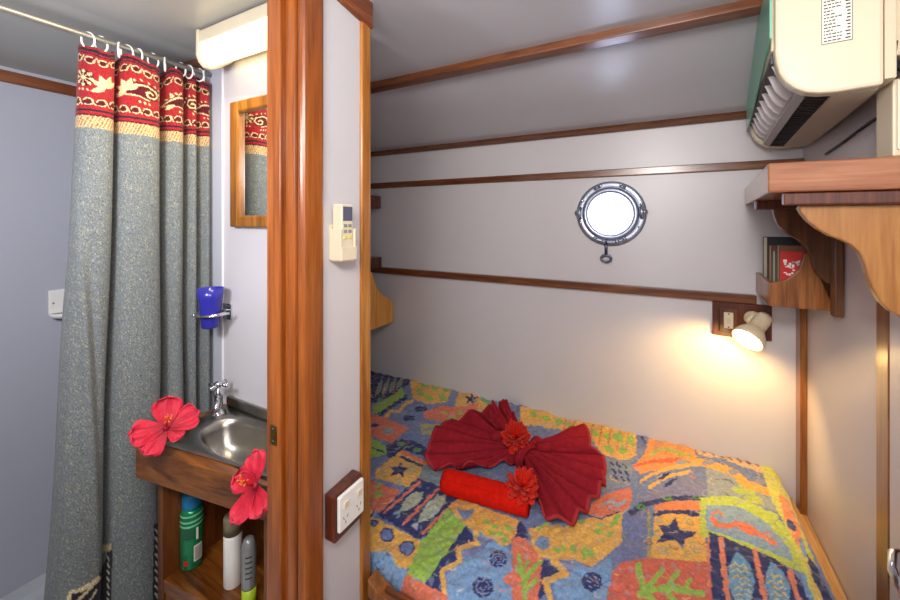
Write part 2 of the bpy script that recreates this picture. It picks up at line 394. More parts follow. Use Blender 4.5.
# ------------------------------------------------------------------ porthole
w = thing('window_1', 'round chrome porthole in the hull side', 'porthole', (PC.x, YB, PC.z-.13)); w['kind'] = 'structure'
ax = (0, -1, 0)
MB().lathe([(PR, -.05), (PR, .004), (.106, .006), (.110, .010), (.130, .010), (.136, .006), (.137, 0), (.12, -.0)], (PC.x, YB, PC.z), ax, 64, capped=False).build('flange', M['chromeblue'], w)
MB().lathe([(PR-.001, -.02), (PR-.001, .020), (.092, .026), (.104, .026), (.110, .020), (.112, .008)], (PC.x, YB, PC.z), ax, 64, capped=False).build('rim', M['chromeblue'], w)
MB().lathe([(PR, -.012), (PR, -.006)], (PC.x, YB, PC.z), ax, 48).build('glass', M['pane'], w)
for k in range(8):
    a_ = 2*PI*(k+.4)/8
    MB().lathe([(.006, .009), (.006, .012), (.003, .014)], (PC.x+.124*math.cos(a_), YB, PC.z+.124*math.sin(a_)), ax, 12).build('screw', M['chrome'], w)
for a_ in (PI-.03, .05, 1.15, 2.0):
    c = Vector((PC.x+.120*math.cos(a_), YB-.02, PC.z+.120*math.sin(a_))); t = Vector((-math.sin(a_), 0, math.cos(a_))); big = a_ < 1 or a_ > 3
    mb = MB().tube([c-t*(.022 if big else .008), c-t*.010+Vector((0, -.012, 0)), c+t*.010+Vector((0, -.012, 0)), c+t*(.022 if big else .008)], .008 if big else .005, 10)
    mb.lathe([(.012, -.012), (.014, 0), (.010, .012)] if big else [(.005, -.01), (.006, .004)], c+Vector((math.cos(a_)*.008, 0, math.sin(a_)*.008)), ax, 14)
    mb.build('lug', M['chromeblue'], w)
mb = MB().tube([(PC.x+.118*math.cos(q), YB-.022, PC.z+.118*math.sin(q)) for q in [PI*(1.32+.36*k/10) for k in range(11)]], .011, 12, flat=.8)
for q in (1.34, 1.44, 1.58, 1.66): mb.ball((PC.x+.118*math.cos(PI*q), YB-.034, PC.z+.118*math.sin(PI*q)), .009, 10)
mb.build('hinge', M['chromeblue'], w)
cx = P(606, 240, Y=YB-.03).x; zt = P(606, 244, Y=YB-.03).z; zb = P(606, 259, Y=YB-.03).z
dg = MB().tube([(cx, YB-.03, zt+.012), (cx, YB-.028, zb+.018)], .006, 10).build('dog_bolt', M['darkmetal'], w)
MB().tube([(cx+.019*math.cos(2*PI*k/20), YB-.026, zb+.002+.014*math.sin(2*PI*k/20)) for k in range(20)], .0052, 8, closed=True).build('ring_handle', M['darkmetal'], dg)

# ------------------------------------------------------------------ bathroom objects
RX, RZ = -1.55, .57
tag(MB().tube([(RX, -.598, RZ), (RX, BY-.001, RZ)], .0095, 14).build('curtain_rod', M['rodsteel']), 'thin chrome rod carrying the shower curtain', 'curtain rod')
# shower curtain: plan path (Y, X) from the free edge to the wall
path = [(.497, -1.605), (.490, -1.570), (.500, -1.545), (.522, -1.535), (.548, -1.535), (.566, -1.550), (.569, -1.585), (.573, -1.600), (.580, -1.578), (.592, -1.545),
        (.625, -1.530), (.665, -1.530), (.690, -1.545), (.697, -1.580), (.703, -1.612), (.712, -1.600), (.722, -1.560), (.745, -1.540), (.768, -1.550),
        (.776, -1.590), (.784, -1.600), (.794, -1.555), (.808, -1.540), (.818, -1.560), (.824, -1.595), (.832, -1.560), (.846, -1.530), (.858, -1.540), (.864, -1.565)]
def catmull(p, m):
    out = []
    for i in range(len(p)-1):
        a, b, c, e = [np.array(p[max(0, min(len(p)-1, q))], float) for q in (i-1, i, i+1, i+2)]
        for k in range(m):
            t = k/m; out.append(.5*((2*b)+(-a+c)*t+(2*a-5*b+4*c-e)*t*t+(-a+3*b-3*c+e)*t**3))
    out.append(np.array(p[-1], float)); return np.array(out)
pp = catmull(path, 24); seg = np.r_[0, np.cumsum(np.hypot(*np.diff(pp, axis=0).T))]; L = seg[-1]
nu = int(L/.0021)+1; su = np.linspace(0, L, nu); py_ = np.interp(su, seg, pp[:, 0]); px_ = np.interp(su, seg, pp[:, 1])
zz = np.r_[np.arange(.545, .27, -.0021), np.arange(.27, -1.46, -.0052)]; nv = len(zz)
S, Z = np.meshgrid(su, zz, indexing='ij'); Yc = np.repeat(py_[:, None], nv, 1); Xc = np.repeat(px_[:, None], nv, 1)
q = np.clip((.54-Z)/2.0, 0, 1)
left = np.clip((.68-Yc)/.18, 0, 1)
Yc = Yc-.085*left**1.3*q**1.2+.004*np.sin(Z*5+S*9)*q
Xc = Xc+(Xc+1.545)*(.5*q+.05)+.010*np.sin(S*60+Z*3)*np.clip(.25-abs(q-.05), 0, 1)+.006*np.sin(Z*7+S*14)*q
# soft diagonal drag folds in the left panel, gathered header
dr = np.exp(-((Yc-(.46+.16*(.35-Z-.1)*.28))/.011)**2)*np.clip((.35-Z)*1.6, 0, 1)*np.clip((Z+1.3)*1.2, 0, 1)
Xc += .014*dr*np.where(Yc < .56, 1, 0)
dr = np.exp(-((Yc-(.50+.10*(-Z)*.3))/.009)**2)*np.clip((-.0-Z)*2, 0, 1)*np.clip((Z+.9)*2, 0, 1)
Xc -= .010*dr*np.where(Yc < .56, 1, 0)
Zc = Z+.010*np.sin(S*52)*np.clip((Z-.35)*6, 0, 1)-.012*np.clip((Z-.45)*10, 0, 1)*np.abs(np.sin(S*38))
Yc = np.minimum(Yc, BY-.004)
co = np.stack([Xc, Yc, Zc], 2).reshape(-1, 3)
jit = .0006*rng.standard_normal(len(co))
pt = Paint(S.ravel()+jit, Z.ravel()+jit[::-1], (112, 118, 118))
RED, CRM, NAV, MAR = (150, 34, 40), (216, 192, 144), (34, 32, 44), (84, 18, 28)
def rows(z0, z1, col): pt.poly([(-1, z0), (3, z0), (3, z1), (-1, z1)], col)
# woven ground: two thread tones mottled
mask = pt.v < .29; tone = rng.random(len(co))
pt.c[mask & (tone < .12)] = lin((104, 112, 122)); pt.c[mask & (tone > .92)] = lin((146, 144, 128))
rows(.322, .60, RED); rows(.285, .322, (196, 168, 122)); rows(.528, .537, NAV); rows(.520, .524, NAV); rows(.336, .343, NAV); rows(.322, .328, MAR)
x = 0
while x < L: pt.line([(x, .287), (x+.012, .320)], .0022, (128, 84, 62)); x += .0085
x = .008
while x < L:
    for zc, sg in ((.500, 1), (.366, -1)):
        pt.disk((x, zc), .0140, MAR); pt.ring((x, zc), .0112, .0034, CRM, .95, .9 if sg > 0 else -2.2, 6.0 if sg > 0 else 3.0)
        pt.line([(x+.008, zc-.004*sg), (x+.016, zc+.010*sg)], .0034, CRM)
    x += .030
def paisley(cx, cz, s, flip=1):
    pt.poly([(cx+flip*a*s, cz+b*s) for a, b in ((-.075, -.012), (-.05, .004), (-.02, .020), (.015, .026), (.04, .016), (.048, -.004), (.034, -.024), (.0, -.030), (-.03, -.020))], MAR)
    sp_ = [(-.078, -.020), (-.05, -.006), (-.022, .010), (.008, .018), (.032, .010), (.038, -.006), (.026, -.018), (.008, -.018), (.004, -.006), (.014, .002), (.022, -.004)]
    pt.line([(cx+flip*a*s, cz+b*s) for a, b in sp_], .0055, CRM)
    pt.line([(cx+flip*a*s, cz+b*s) for a, b in ((-.078, -.020), (-.045, -.024), (-.015, -.024), (.010, -.030))], .004, CRM)
    for k in range(7):
        a = .2+k*.42; pt.disk((cx+flip*s*(.005+.047*math.cos(a)), cz+s*(-.002+.035*math.sin(a))), .0036, CRM)
    for k in (-1, 0, 1): pt.disk((cx+.012*k, cz-.042*s), .0035, CRM)
def snow(cx, cz):
    pt.disk((cx, cz), .026, MAR)
    for k in range(8):
        a = k*PI/4; pt.line([(cx, cz), (cx+.026*math.cos(a), cz+.026*math.sin(a))], .003, CRM); pt.disk((cx+.02*math.cos(a), cz+.02*math.sin(a)), .0048, CRM)
    pt.disk((cx, cz), .006, CRM)
    for k in (-1, 0, 1): pt.disk((cx+.012*k, cz-.036), .0035, CRM)
def lily(cx, cz):
    for a in (.5, 1.2, 2.0, 2.7, 3.6): pt.leaf((cx, cz-.02), (cx+.036*math.cos(a), cz-.02+.044*math.sin(a)), .008, CRM)
def s_at(y):                                   # cloth length at a place on the outer side of the folds
    c = [k for k in range(len(su)) if px_[k] > -1.556]; return su[min(c, key=lambda k: abs(py_[k]-y))]
snow(s_at(.495), .438); lily(s_at(.540), .438); paisley(s_at(.640), .436, 1.); lily(s_at(.602)-.006, .445); snow(s_at(.694), .44)
lily(s_at(.740), .436); paisley(s_at(.765), .43, .9); paisley(s_at(.812), .436, .9, -1); paisley(s_at(.850), .43, .9)
# tan branch motif dropping below the stripe
pt.line([(L-.13, .33), (L-.12, .25), (L-.125, .19)], .014, (196, 160, 120)); pt.leaf((L-.125, .23), (L-.10, .15), .010, (196, 160, 120))
# dark border with pale ribbons along the hem
hem = -1.29+.05*np.sin(pt.u*17); pt.c[pt.v < hem] = lin(NAV)
x = 0
while x < L:
    pt.line([(x, -1.40), (x+.03, -1.33), (x+.08, -1.31), (x+.12, -1.36)], .012, (214, 200, 160)); pt.line([(x+.02, -1.44), (x+.07, -1.38)], .008, (190, 180, 150)); x += .13
pj = Paint(*project(co), (0, 0, 0)); pj.c = pt.c.copy()
pj.poly([(68, 604), (70, 590), (84, 588), (98, 575), (106, 560), (110, 545), (113, 545), (112, 604)], NAV)
pj.line([(68, 604), (70, 592), (80, 590), (92, 583), (98, 577)], 3.2, (214, 200, 160)); pj.line([(76, 602), (90, 588), (99, 578)], 2.6, (206, 190, 150))
pj.line([(90, 600), (96, 590)], 2, (200, 190, 160)); pj.poly([(103, 545), (112, 543), (112, 550), (103, 552)], (200, 184, 140))
for k in range(8): pj.line([(108, 556+k*7), (109.5, 559+k*7)], 1.8, (206, 200, 180))
pj.poly([(153.5, 525), (160, 520), (162, 604), (152, 604)], NAV)
for k in range(9): pj.line([(155, 530+k*8), (158, 534+k*8)], 2.2, (206, 200, 180))
cur = sheet('shower_curtain', co, nu, nv, M['curtain'], label='grey woven shower curtain with a red paisley top band, hanging from the rod', cat='curtain', solid=.002, origin=(RX, .66, -1.46))
dye(cur, pj.c)
# rings
spots = [(88, 0), (101, 1), (119, 2), (127, 0), (138, 3), (153, 1), (165, 2), (181, 1), (189, 3), (199, 0), (204, 2)]
ring0 = None
for k, (px, v) in enumerate(spots):
    yy = P(px, 50, X=RX).y
    if ring0 is None:
        mb = MB().tube([(math.sin(w_)*.016*1.0, 0, -.010+.024*math.cos(w_)) for w_ in [2*PI*j/24 for j in range(24)]], .0028, 8, closed=True)
        ring0 = mb.build('curtain_ring', M['white'], origin=(0, 0, 0)); o = ring0
    else: o = ring0.copy(); C.objects.link(o)
    o.location = (RX, yy, RZ-.004); o.rotation_euler = (0, 0, (.9, 1.5, -.5, .4)[v])
    tag(o, 'small white plastic ring holding the shower curtain on its rod', 'curtain ring', 'white rings along the shower rod')

# fluorescent light over the mirror
def arc(cx, cz, r, a0, a1, n=8): return [(cx+r*math.cos(a0+(a1-a0)*k/n), cz+r*math.sin(a0+(a1-a0)*k/n)) for k in range(n+1)]
FX0, FX1 = -1.41, -.80
fl = thing('fluorescent_light', 'cream wall light with a lit curved diffuser above the mirror', 'light', (-1.08, BY-.07, .50))
pf = [(BY-.001, .658), (BY-.124, .658), (BY-.126, .612), (BY-.001, .612)]
MB().prism([(FX0+.012, y, z) for y, z in pf], (FX1-FX0-.024, 0, 0)).build('housing', M['cream'], fl, bevel=.006)
lens = [(BY-.02, .600)]+arc(BY-.095, .570, .055, PI, 1.5*PI, 8)+[(BY-.02, .515)]
lens = [(BY-.012, .613), (BY-.124, .613), (BY-.124, .575), (BY-.117, .555), (BY-.103, .542), (BY-.085, .542), (BY-.060, .556), (BY-.012, .594)]
MB().prism([(FX0+.014, y, z) for y, z in lens], (FX1-FX0-.028, 0, 0), smooth=False).build('diffuser', M['tube'], fl)
cap = [(BY-.001, .66), (BY-.130, .66), (BY-.131, .572), (BY-.122, .549), (BY-.106, .534), (BY-.083, .534), (BY-.056, .548), (BY-.001, .590)]
for xx in (FX0, FX1-.016): MB().prism([(xx, y, z) for y, z in cap], (.016, 0, 0)).build('end_cap', M['cream'], fl, bevel=.004)
MB().box(FX0+.016, FX1-.016, BY-.011, BY-.001, .590, .612).build('back_plate', M['cream'], fl)

# mirror
mx0, mx1, mz0, mz1 = -1.386, -.98, -.026, .432
mi = thing('wall_mirror', 'small wall mirror in a teak frame under the strip light', 'mirror', ((mx0+mx1)/2, BY-.015, mz0))
fr = .048
MB().box(mx0, mx0+fr, BY-.026, BY-.001, mz0, mz1).build('frame_side', M['mirrorwood'], mi, bevel=.006)
MB().box(mx1-fr, mx1, BY-.026, BY-.001, mz0, mz1).build('frame_side', M['mirrorwood'], mi, bevel=.006)
MB().box(mx0+fr, mx1-fr, BY-.026, BY-.001, mz1-.042, mz1).build('frame_rail', M['mirrorwood'], mi, bevel=.006)
MB().box(mx0+fr, mx1-fr, BY-.026, BY-.001, mz0, mz0+.042).build('frame_rail', M['mirrorwood'], mi, bevel=.006)
MB().box(mx0+fr-.004, mx1-fr+.004, BY-.010, BY-.004, mz0+.036, mz1-.036).build('glass', M['mirror'], mi)

# tumbler in wall holder
tc_ = Vector((-1.432, .803, -.39))
th = thing('tumbler_holder', 'chrome ring holder on the wall gripping the blue tumbler', 'tumbler holder', (tc_.x, BY, -.345))
mb = MB().tube([(tc_.x+.046*math.cos(2*PI*k/28), tc_.y+.046*math.sin(2*PI*k/28), -.340) for k in range(28)], .0045, 8, closed=True, flat=1.3)
mb.build('ring', M['chrome'], th)
MB().tube([(tc_.x-.065, tc_.y+.03, -.340), (tc_.x-.05, tc_.y-.02, -.340), (tc_.x-.02, tc_.y-.046, -.340)], .005, 8).tube([(tc_.x+.065, tc_.y+.03, -.338), (tc_.x+.05, tc_.y-.02, -.340), (tc_.x+.02, tc_.y-.046, -.340)], .005, 8).build('arm', M['chrome'], th)
mb = MB().box(tc_.x-.025, tc_.x+.025, BY-.008, BY-.001, -.375, -.315); mb.tube([(tc_.x, BY-.006, -.34), (tc_.x, tc_.y+.044, -.34)], .006, 10)
mb.build('wall_plate', M['chrome'], th, bevel=.002)
tm = MB().lathe([(.0, 0), (.026, 0), (.029, .004), (.033, .05), (.0385, .105), (.044, .142), (.0415, .142), (.0365, .105), (.031, .05), (.027, .008), (0, .007)], tc_, (0, 0, 1), 36, capped=False)
tag(tm.build('tumbler', M['tumbler']), 'dark blue plastic tumbler held in the chrome wall ring', 'tumbler')
# soap dish on the shower wall
sy, sz = P(55, 305, X=-2.26).y, P(55, 305, X=-2.26).z
sd = thing('soap_dish', 'white soap dish on the shower wall, half behind the curtain', 'soap dish', (-2.26, sy+.03, sz-.05))
MB().box(-2.259, -2.248, sy-.022, sy+.10, sz-.035, sz+.065).build('back_plate', M['white'], sd, bevel=.005, seg=3)
MB().lathe([(.05, -.006), (.062, .012), (.058, .014), (.046, -.001)], (-2.235, sy+.035, sz-.045), (0, 0, 1), 28, sy=1., sx=.75).build('tray', M['white'], sd)
MB().lathe([(.004, 0), (.003, .002)], (-2.248, sy-.008, sz+.01), (1, 0, 0), 10).build('screw', M['greyplastic'], sd)

# vanity: counter with stainless sink, open cabinet
ctz = -.70
Af, Bf = Vector((-1.42, .580, 0)), Vector((-.803, .668, 0))
def fy(x, off=0.): return Af.y+(Bf.y-Af.y)*(x-Af.x)/(Bf.x-Af.x)+off
va = thing('washstand', 'teak washstand with an open cabinet below, beside the shower curtain', 'washstand', (-1.1, .74, FL))
SCX, SCY, SA_, SB_ = -1.078, .757, .264, .092
def sup(k, n, a, b, e=2.8):
    w_ = 2*PI*k/n; c, s = math.cos(w_), math.sin(w_)
    return (math.copysign(abs(c)**(2/e), c)*a, math.copysign(abs(s)**(2/e), s)*b)
# worktop ring around the bowl
n = 64
outl = [(-1.450, .600), (-1.418, .570), (Bf.x, Bf.y), (Bf.x, BY-.001), (-1.458, BY-.001)]
def edgepoint(w_):
    dx, dy = math.cos(w_), math.sin(w_); best = None
    for i in range(len(outl)):
        (ax_, ay), (bx_, by) = outl[i], outl[(i+1) % len(outl)]
        ex, ey = bx_-ax_, by-ay; den = dx*ey-dy*ex
        if abs(den) < 1e-9: continue
        t = ((ax_-SCX)*ey-(ay-SCY)*ex)/den; u = ((ax_-SCX)*dy-(ay-SCY)*dx)/den
        if t > 0 and -1e-6 <= u <= 1+1e-6 and (best is None or t < best): best = t
    return (SCX+dx*best, SCY+dy*best)
angs = [math.atan2(sup(k, n, SA_+.004, SB_+.004)[1], sup(k, n, SA_+.004, SB_+.004)[0]) for k in range(n)]
out_p = [edgepoint(a) for a in angs]
for c in outl:
    k = min(range(n), key=lambda q_: (out_p[q_][0]-c[0])**2+(out_p[q_][1]-c[1])**2); out_p[k] = c
in_p = [(SCX+sup(k, n, SA_+.004, SB_+.004)[0], SCY+sup(k, n, SA_+.004, SB_+.004)[1]) for k in range(n)]
vs = [(x, y, ctz) for x, y in out_p]+[(x, y, ctz) for x, y in in_p]+[(x, y, ctz-.094) for x, y in out_p]+[(x, y, ctz-.094) for x, y in in_p]
fs = []
for k in range(n):
    j = (k+1) % n; fs += [(k, j, n+j, n+k), (2*n+k, 3*n+k, 3*n+j, 2*n+j), (n+k, n+j, 3*n+j, 3*n+k), (k, 2*n+k, 2*n+j, j)]
MB().add(vs, fs).build('worktop', M['vanity'], va, bevel=.012, seg=3)
cz0 = -1.115
for xa, xb in ((-1.372, -1.350), (-.945, -.804)):
    MB().prism([(xa, fy(xa, .022), FL+.001), (xb, fy(xb, .022), FL+.001), (xb, BY-.002, FL+.001), (xa, BY-.002, FL+.001)], (0, 0, ctz-.095-FL-.001)).build('side_panel', M['vanityz'], va, bevel=.002)
MB().prism([(-1.349, fy(-1.349, .024), cz0-.04), (-.946, fy(-.946, .024), cz0-.04), (-.946, BY-.002, cz0-.04), (-1.349, BY-.002, cz0-.04)], (0, 0, .04)).build('shelf', M['vanity'], va, bevel=.002)
MB().box(-1.349, -.946, BY-.012, BY-.002, cz0+.001, ctz-.096).build('back_panel', M['vanityz'], va)
MB().prism([(-1.349, fy(-1.349, .030), cz0-.3), (-.946, fy(-.946, .030), cz0-.3), (-.946, fy(-.946, .045), cz0-.3), (-1.349, fy(-1.349, .045), cz0-.3)], (0, 0, .259)).build('lower_panel', M['vanity'], va)
# sink
mb = MB()
def ringp(a, b, z, e=2.8): return [(SCX+sup(k, n, a, b, e)[0], SCY+sup(k, n, a, b, e)[1], z) for k in range(n)]
flg = [(-1.405, .640), (-1.385, .612), (-.806, .697), (-.806, BY-.003), (-1.425, BY-.003)]
outl = flg; flp = [edgepoint(a) for a in angs]
for c in flg:
    k = min(range(n), key=lambda q_: (flp[q_][0]-c[0])**2+(flp[q_][1]-c[1])**2); flp[k] = c
rings = [[(x, y, ctz+.001) for x, y in flp], [(x, y, ctz+.005) for x, y in flp], ringp(SA_+.002, SB_+.002, ctz+.0055), ringp(SA_-.004, SB_-.004, ctz+.003), ringp(SA_-.012, SB_-.009, ctz-.020),
         ringp(SA_-.03, SB_-.018, ctz-.075), ringp(SA_-.07, SB_-.035, ctz-.105, 2.4), ringp(.03, .02, ctz-.112, 2)]
vs = sum(rings, []); fs = [tuple(range(n))[::-1]] if False else []
for i in range(len(rings)-1):
    for k in range(n): fs.append((i*n+k, i*n+(k+1) % n, (i+1)*n+(k+1) % n, (i+1)*n+k))
fs.append(tuple(range((len(rings)-1)*n, len(rings)*n)))
mb.add(vs, fs, 0, True)
sk = thing('sink', 'small stainless steel hand basin set into the washstand top', 'sink', (SCX, SCY, ctz-.112))
mb.build('bowl', M['steel'], sk)
mb = MB().box(-1.425, -.806, BY-.014, BY-.002, ctz+.005, ctz+.040); mb.build('upstand', M['steel'], sk, bevel=.003)
MB().lathe([(.018, 0), (.018, .003), (.011, .004), (.010, .001)], (SCX, SCY, ctz-.112), (0, 0, 1), 24).build('drain', M['chrome'], sk)
# faucet
fb = Vector((-1.388, .806, ctz+.005))
fc = thing('faucet', 'chrome cross handle tap at the back corner of the sink', 'tap', fb)
MB().lathe([(.024, 0), (.024, .005), (.017, .010), (.0145, .03), (.014, .062), (.018, .070), (.018, .082), (.011, .090), (.010, .100)], fb, (0, 0, 1), 28).build('body', M['chrome'], fc)
sp0 = fb+Vector((0, 0, .050))
MB().tube([sp0, sp0+Vector((.03, -.022, .010)), sp0+Vector((.055, -.040, .006)), sp0+Vector((.062, -.045, -.012))], [.011, .010, .009, .009], 14).build('spout', M['chrome'], fc)
hz = fb+Vector((0, 0, .104)); mb = MB()
for k in range(4):
    w_ = .35+k*PI/2; t = Vector((math.cos(w_), math.sin(w_), 0)); mb.tube([hz, hz+t*.022, hz+t*.032], [.005, .006, .008], 10); mb.ball(hz+t*.033, .0078, 10)
mb.lathe([(.011, -.006), (.013, 0), (.011, .010), (.004, .013)], hz, (0, 0, 1), 20); mb.build('cross_handle', M['chrome'], fc)

# bottles in the cabinet
def bottle(name, label, cat, px, parts):
    c = P(px[0], px[1], Z=cz0+.0005); t = thing(name, label, cat, c)
    for nm, m_, prof in parts: MB().lathe(prof, c, (0, 0, 1), 28).build(nm, m_, t)
    return t, c
t, c = bottle('spray_can', 'green spray can with a blue cap on the washstand shelf', 'spray can', (192, 563), [
    ('body', M['cangreen'], [(.030, 0), (.032, .004), (.032, .165), (.030, .178), (.024, .186)]),
    ('cap', M['canblue'], [(.025, .186), (.0275, .190), (.0275, .225), (.022, .234)])])
for z_ in (.168, .150, .136): MB().lathe([(.0322, z_), (.0324, z_+.005), (.0322, z_+.006)], c, (0, 0, 1), 28, capped=False).build('band', M['canmint'], t)
def wrap(t, c, r, a0, a1, z0_, z1_, nm, m_): MB().grid(lambda u, v: Vector((c.x+r*math.cos(a0+(a1-a0)*u), c.y+r*math.sin(a0+(a1-a0)*u), c.z+z0_+(z1_-z0_)*v)), 8, 1).build(nm, m_, t)
fa = math.atan2(-c.y, -c.x)                  # direction facing the doorway
wrap(t, c, .0326, fa+.15, fa+.95, .025, .075, 'barcode_label', M['paper'])
for k in range(6): wrap(t, c, .0329, fa+.22, fa+.88, .030+k*.007, .0335+k*.007, 'barcode_line', M['ink'])
for k in range(4): wrap(t, c, .0326, fa-.85, fa+.15, .100+k*.009, .104+k*.009, 'printed_line', M['ink'])
wrap(t, c, .0326, fa+.35, fa+.55, .092, .130, 'printed_name', M['paper'])
wrap(t, c, .0326, fa-.75, fa-.35, .018, .034, 'hazard_mark', M['red'])
t, c = bottle('white_tube', 'plain white tube bottle with an olive cap on the washstand shelf', 'bottle', (233, 583), [
    ('body', M['white'], [(.024, 0), (.026, .004), (.026, .150), (.024, .158)]), ('cap', M['canolive'], [(.0262, .159), (.0262, .205), (.022, .212)])])
t, c = bottle('grey_tube', 'slim grey tube with a lime base beside the white tube', 'bottle', (249, 601), [
    ('body', M['cangrey'], [(.0195, .045), (.020, .05), (.020, .165), (.015, .180), (.010, .186)]), ('base_cap', M['lime'], [(.018, 0), (.0195, .004), (.0195, .045)])])
for k in range(5): wrap(t, c, .0203, fa-.6, fa+.3, .08+k*.015, .084+k*.015, 'printed_line', M['ink'])

# ------------------------------------------------------------------ flowers
def petal_mesh(L_, W, curl, ruff, ph, thick=.0006, cup=.15):
    def fn(u, v):
        t = v; s = u*2-1
        wdt = W*(.12+.95*t**.8)*max(0, 1-t**5.5)**.5*1.06
        x = s*wdt/2
        y = L_*t*(1-.06*s*s)*(1+.03*math.sin(s*11+ph)*t)
        z = curl*L_*(t**1.6)+ruff*math.sin(s*8+ph)*t**3*.9+ruff*.35*math.sin(s*19+ph*2)*t**5+ruff*.5*math.sin(t*9+ph+s*3)*abs(s)*t-cup*W*(1-s*s)*t*(1-t)
        return Vector((x, y, z))
    return MB().grid(fn, 18, 18)
def tint(o, n, heart, mid, rim):
    k = np.arange((n+1)**2); u = (k//(n+1))/n*2-1; v = (k % (n+1))/n
    h, m_, r_ = [np.array(lin(c)) for c in (heart, mid, rim)]
    a = np.clip(1-v*2.6, 0, 1)[:, None]; b2 = np.clip((v-.55)*1.6, 0, 1)[:, None]
    c = m_*(1-b2)+r_*b2; c = c*(1-a)+h*a
    c = c*(1-.22*(np.abs(np.sin(u*9)) < .25)*(v < .85)*np.clip(v*3, 0, 1))[:, None]; dye(o, c)
def flower(name, label, c, axis, petals, L_, W, mats, stamen=True, up=(0, 0, 1), group=None):
    c = Vector(c); t = thing(name, label, 'flower', c, group); q = Vector(axis).normalized().to_track_quat('Z', 'Y')
    base = Matrix.Translation(c) @ q.to_matrix().to_4x4()
    for (ang, ls, cu) in petals:
        mb = petal_mesh(L_*ls, W*ls, cu, .008*ls*L_/.09, random.random()*6)
        mb.xf(base @ Matrix.Rotation(ang-PI/2, 4, 'Z') @ Matrix.Translation((0, .002, random.uniform(-.002, .002)))); tint(mb.build('petal', mats[0], t, solid=.0008, fix=False), 18, (120, 6, 26), (190, 26, 52), (214, 58, 82))
    if stamen:
        e = Vector((.008, .012, .070)); mb = MB().tube([Vector((0, 0, -.002)), Vector((.002, .004, .03)), e], [.0035, .0022, .0016], 8)
        mb.lathe([(.010, -.004), (.008, .004), (.003, .009)], (0, 0, 0), (0, 0, 1), 12, mi=1); mb.xf(base); st = mb.build('stamen', [M['redflower'], M['petalheart']], t)
        mb = MB()
        for k in range(16):
            h = random.uniform(.5, 1); a = random.random()*2*PI; p0 = e*h; p1 = p0+Vector((math.cos(a)*.008, math.sin(a)*.008, .004))
            mb.tube([p0, p1], .0006, 5); mb.ball(p1, .0019, 6)
        mb.xf(base); mb.build('pollen', M['pollen'], st)
    mb = MB().lathe([(.0025, -.05), (.003, -.02), (.008, -.010), (.009, -.002)], (0, 0, 0), (0, 0, 1), 10); mb.xf(base); mb.build('stem', M['leaf'], t)
    return t
D = math.radians
c1 = ray(166, 428)*1.145
flower('hibiscus_flower', 'open pink hibiscus resting on the left corner of the washstand', c1, -ray(165, 428)+Vector((-.10, 0, .35)),
       [(D(88), 1.02, .12), (D(14), .98, .2), (D(178), .98, .1), (D(232), .88, .1), (D(-40), .62, -.05)], .086, .094, [M['petal']])
c2 = ray(255, 486)*.965
flower('hibiscus_flower', 'pink hibiscus at the right end of the washstand, beside the door jamb', c2, -ray(255, 486)*.8+Vector((-CA, -SA, .1))*.75,
       [(D(118), .98, .1), (D(178), 1.0, -.10), (D(262), .98, .05), (D(150), .45, .8), (D(320), .9, .1)], .082, .080, [M['petal']])

# ------------------------------------------------------------------ fittings on the partition
so = thing('power_socket', 'white double power socket on a dark wood block on the partition', 'power socket', (-.65, .65, -.705))
MB().prism([(-.6495, .608, -.604), (-.6495, .608, -.705), (-.6495, .697, -.703), (-.6495, .697, -.598)], (.032, 0, 0)).build('mounting_block', M['darkwood'], so, bevel=.004)
fp = MB().box(-.6172, -.608, .613, .691, -.682, -.604).build('face_plate', M['white'], so, bevel=.003, seg=3)
for yy in (.631, .673):
    MB().box(-.6082, -.604, yy-.007, yy+.007, -.634, -.620).build('rocker_switch', M['cream'], fp, bevel=.0015)
    for a_, dy, dz in ((.5, -.006, .0), (-.5, .006, .0), (0, 0, -.011)):
        mb = MB().box(-.6085, -.6072, -.001, .001, -.0035, .0035); mb.v = [v for v in mb.v]
        mb.xf(Matrix.Translation((0, yy+dy, -.655+dz)) @ Matrix.Rotation(a_, 4, 'X')); mb.build('pin_slot', M['grey'], fp)
rh = thing('remote_holder', 'cream wall cradle for the remote on the partition', 'remote holder', (-.65, .64, -.095))
mb = MB().box(-.6495, -.645, .622, .668, -.090, -.010); mb.box(-.645, -.612, .620, .6245, -.090, -.020); mb.box(-.645, -.612, .664, .6685, -.090, -.020); mb.box(-.645, -.612, .6245, .664, -.093, -.088); mb.box(-.613, -.609, .620, .6685, -.090, -.060)
mb.build('cradle', M['cream'], rh, bevel=.0012)
rc = thing('remote_control', 'cream air conditioner remote with a grey display in the wall cradle', 'remote control', (-.63, .644, -.087))
MB().box(-.6425, -.6150, .6260, .6625, -.0875, .036).build('body', M['cream'], rc, bevel=.003, seg=3)
MB().box(-.6152, -.6142, .6300, .6590, -.002, .030).build('display', M['lcd'], rc, bevel=.0004)
for i in range(2):
    for j in range(3): MB().box(-.6152, -.6136, .632+.014*i, .642+.014*i, -.016-j*.013, -.009-j*.013).build('key', M['grey'] if j < 2 else M['yellow'], rc, bevel=.0005)

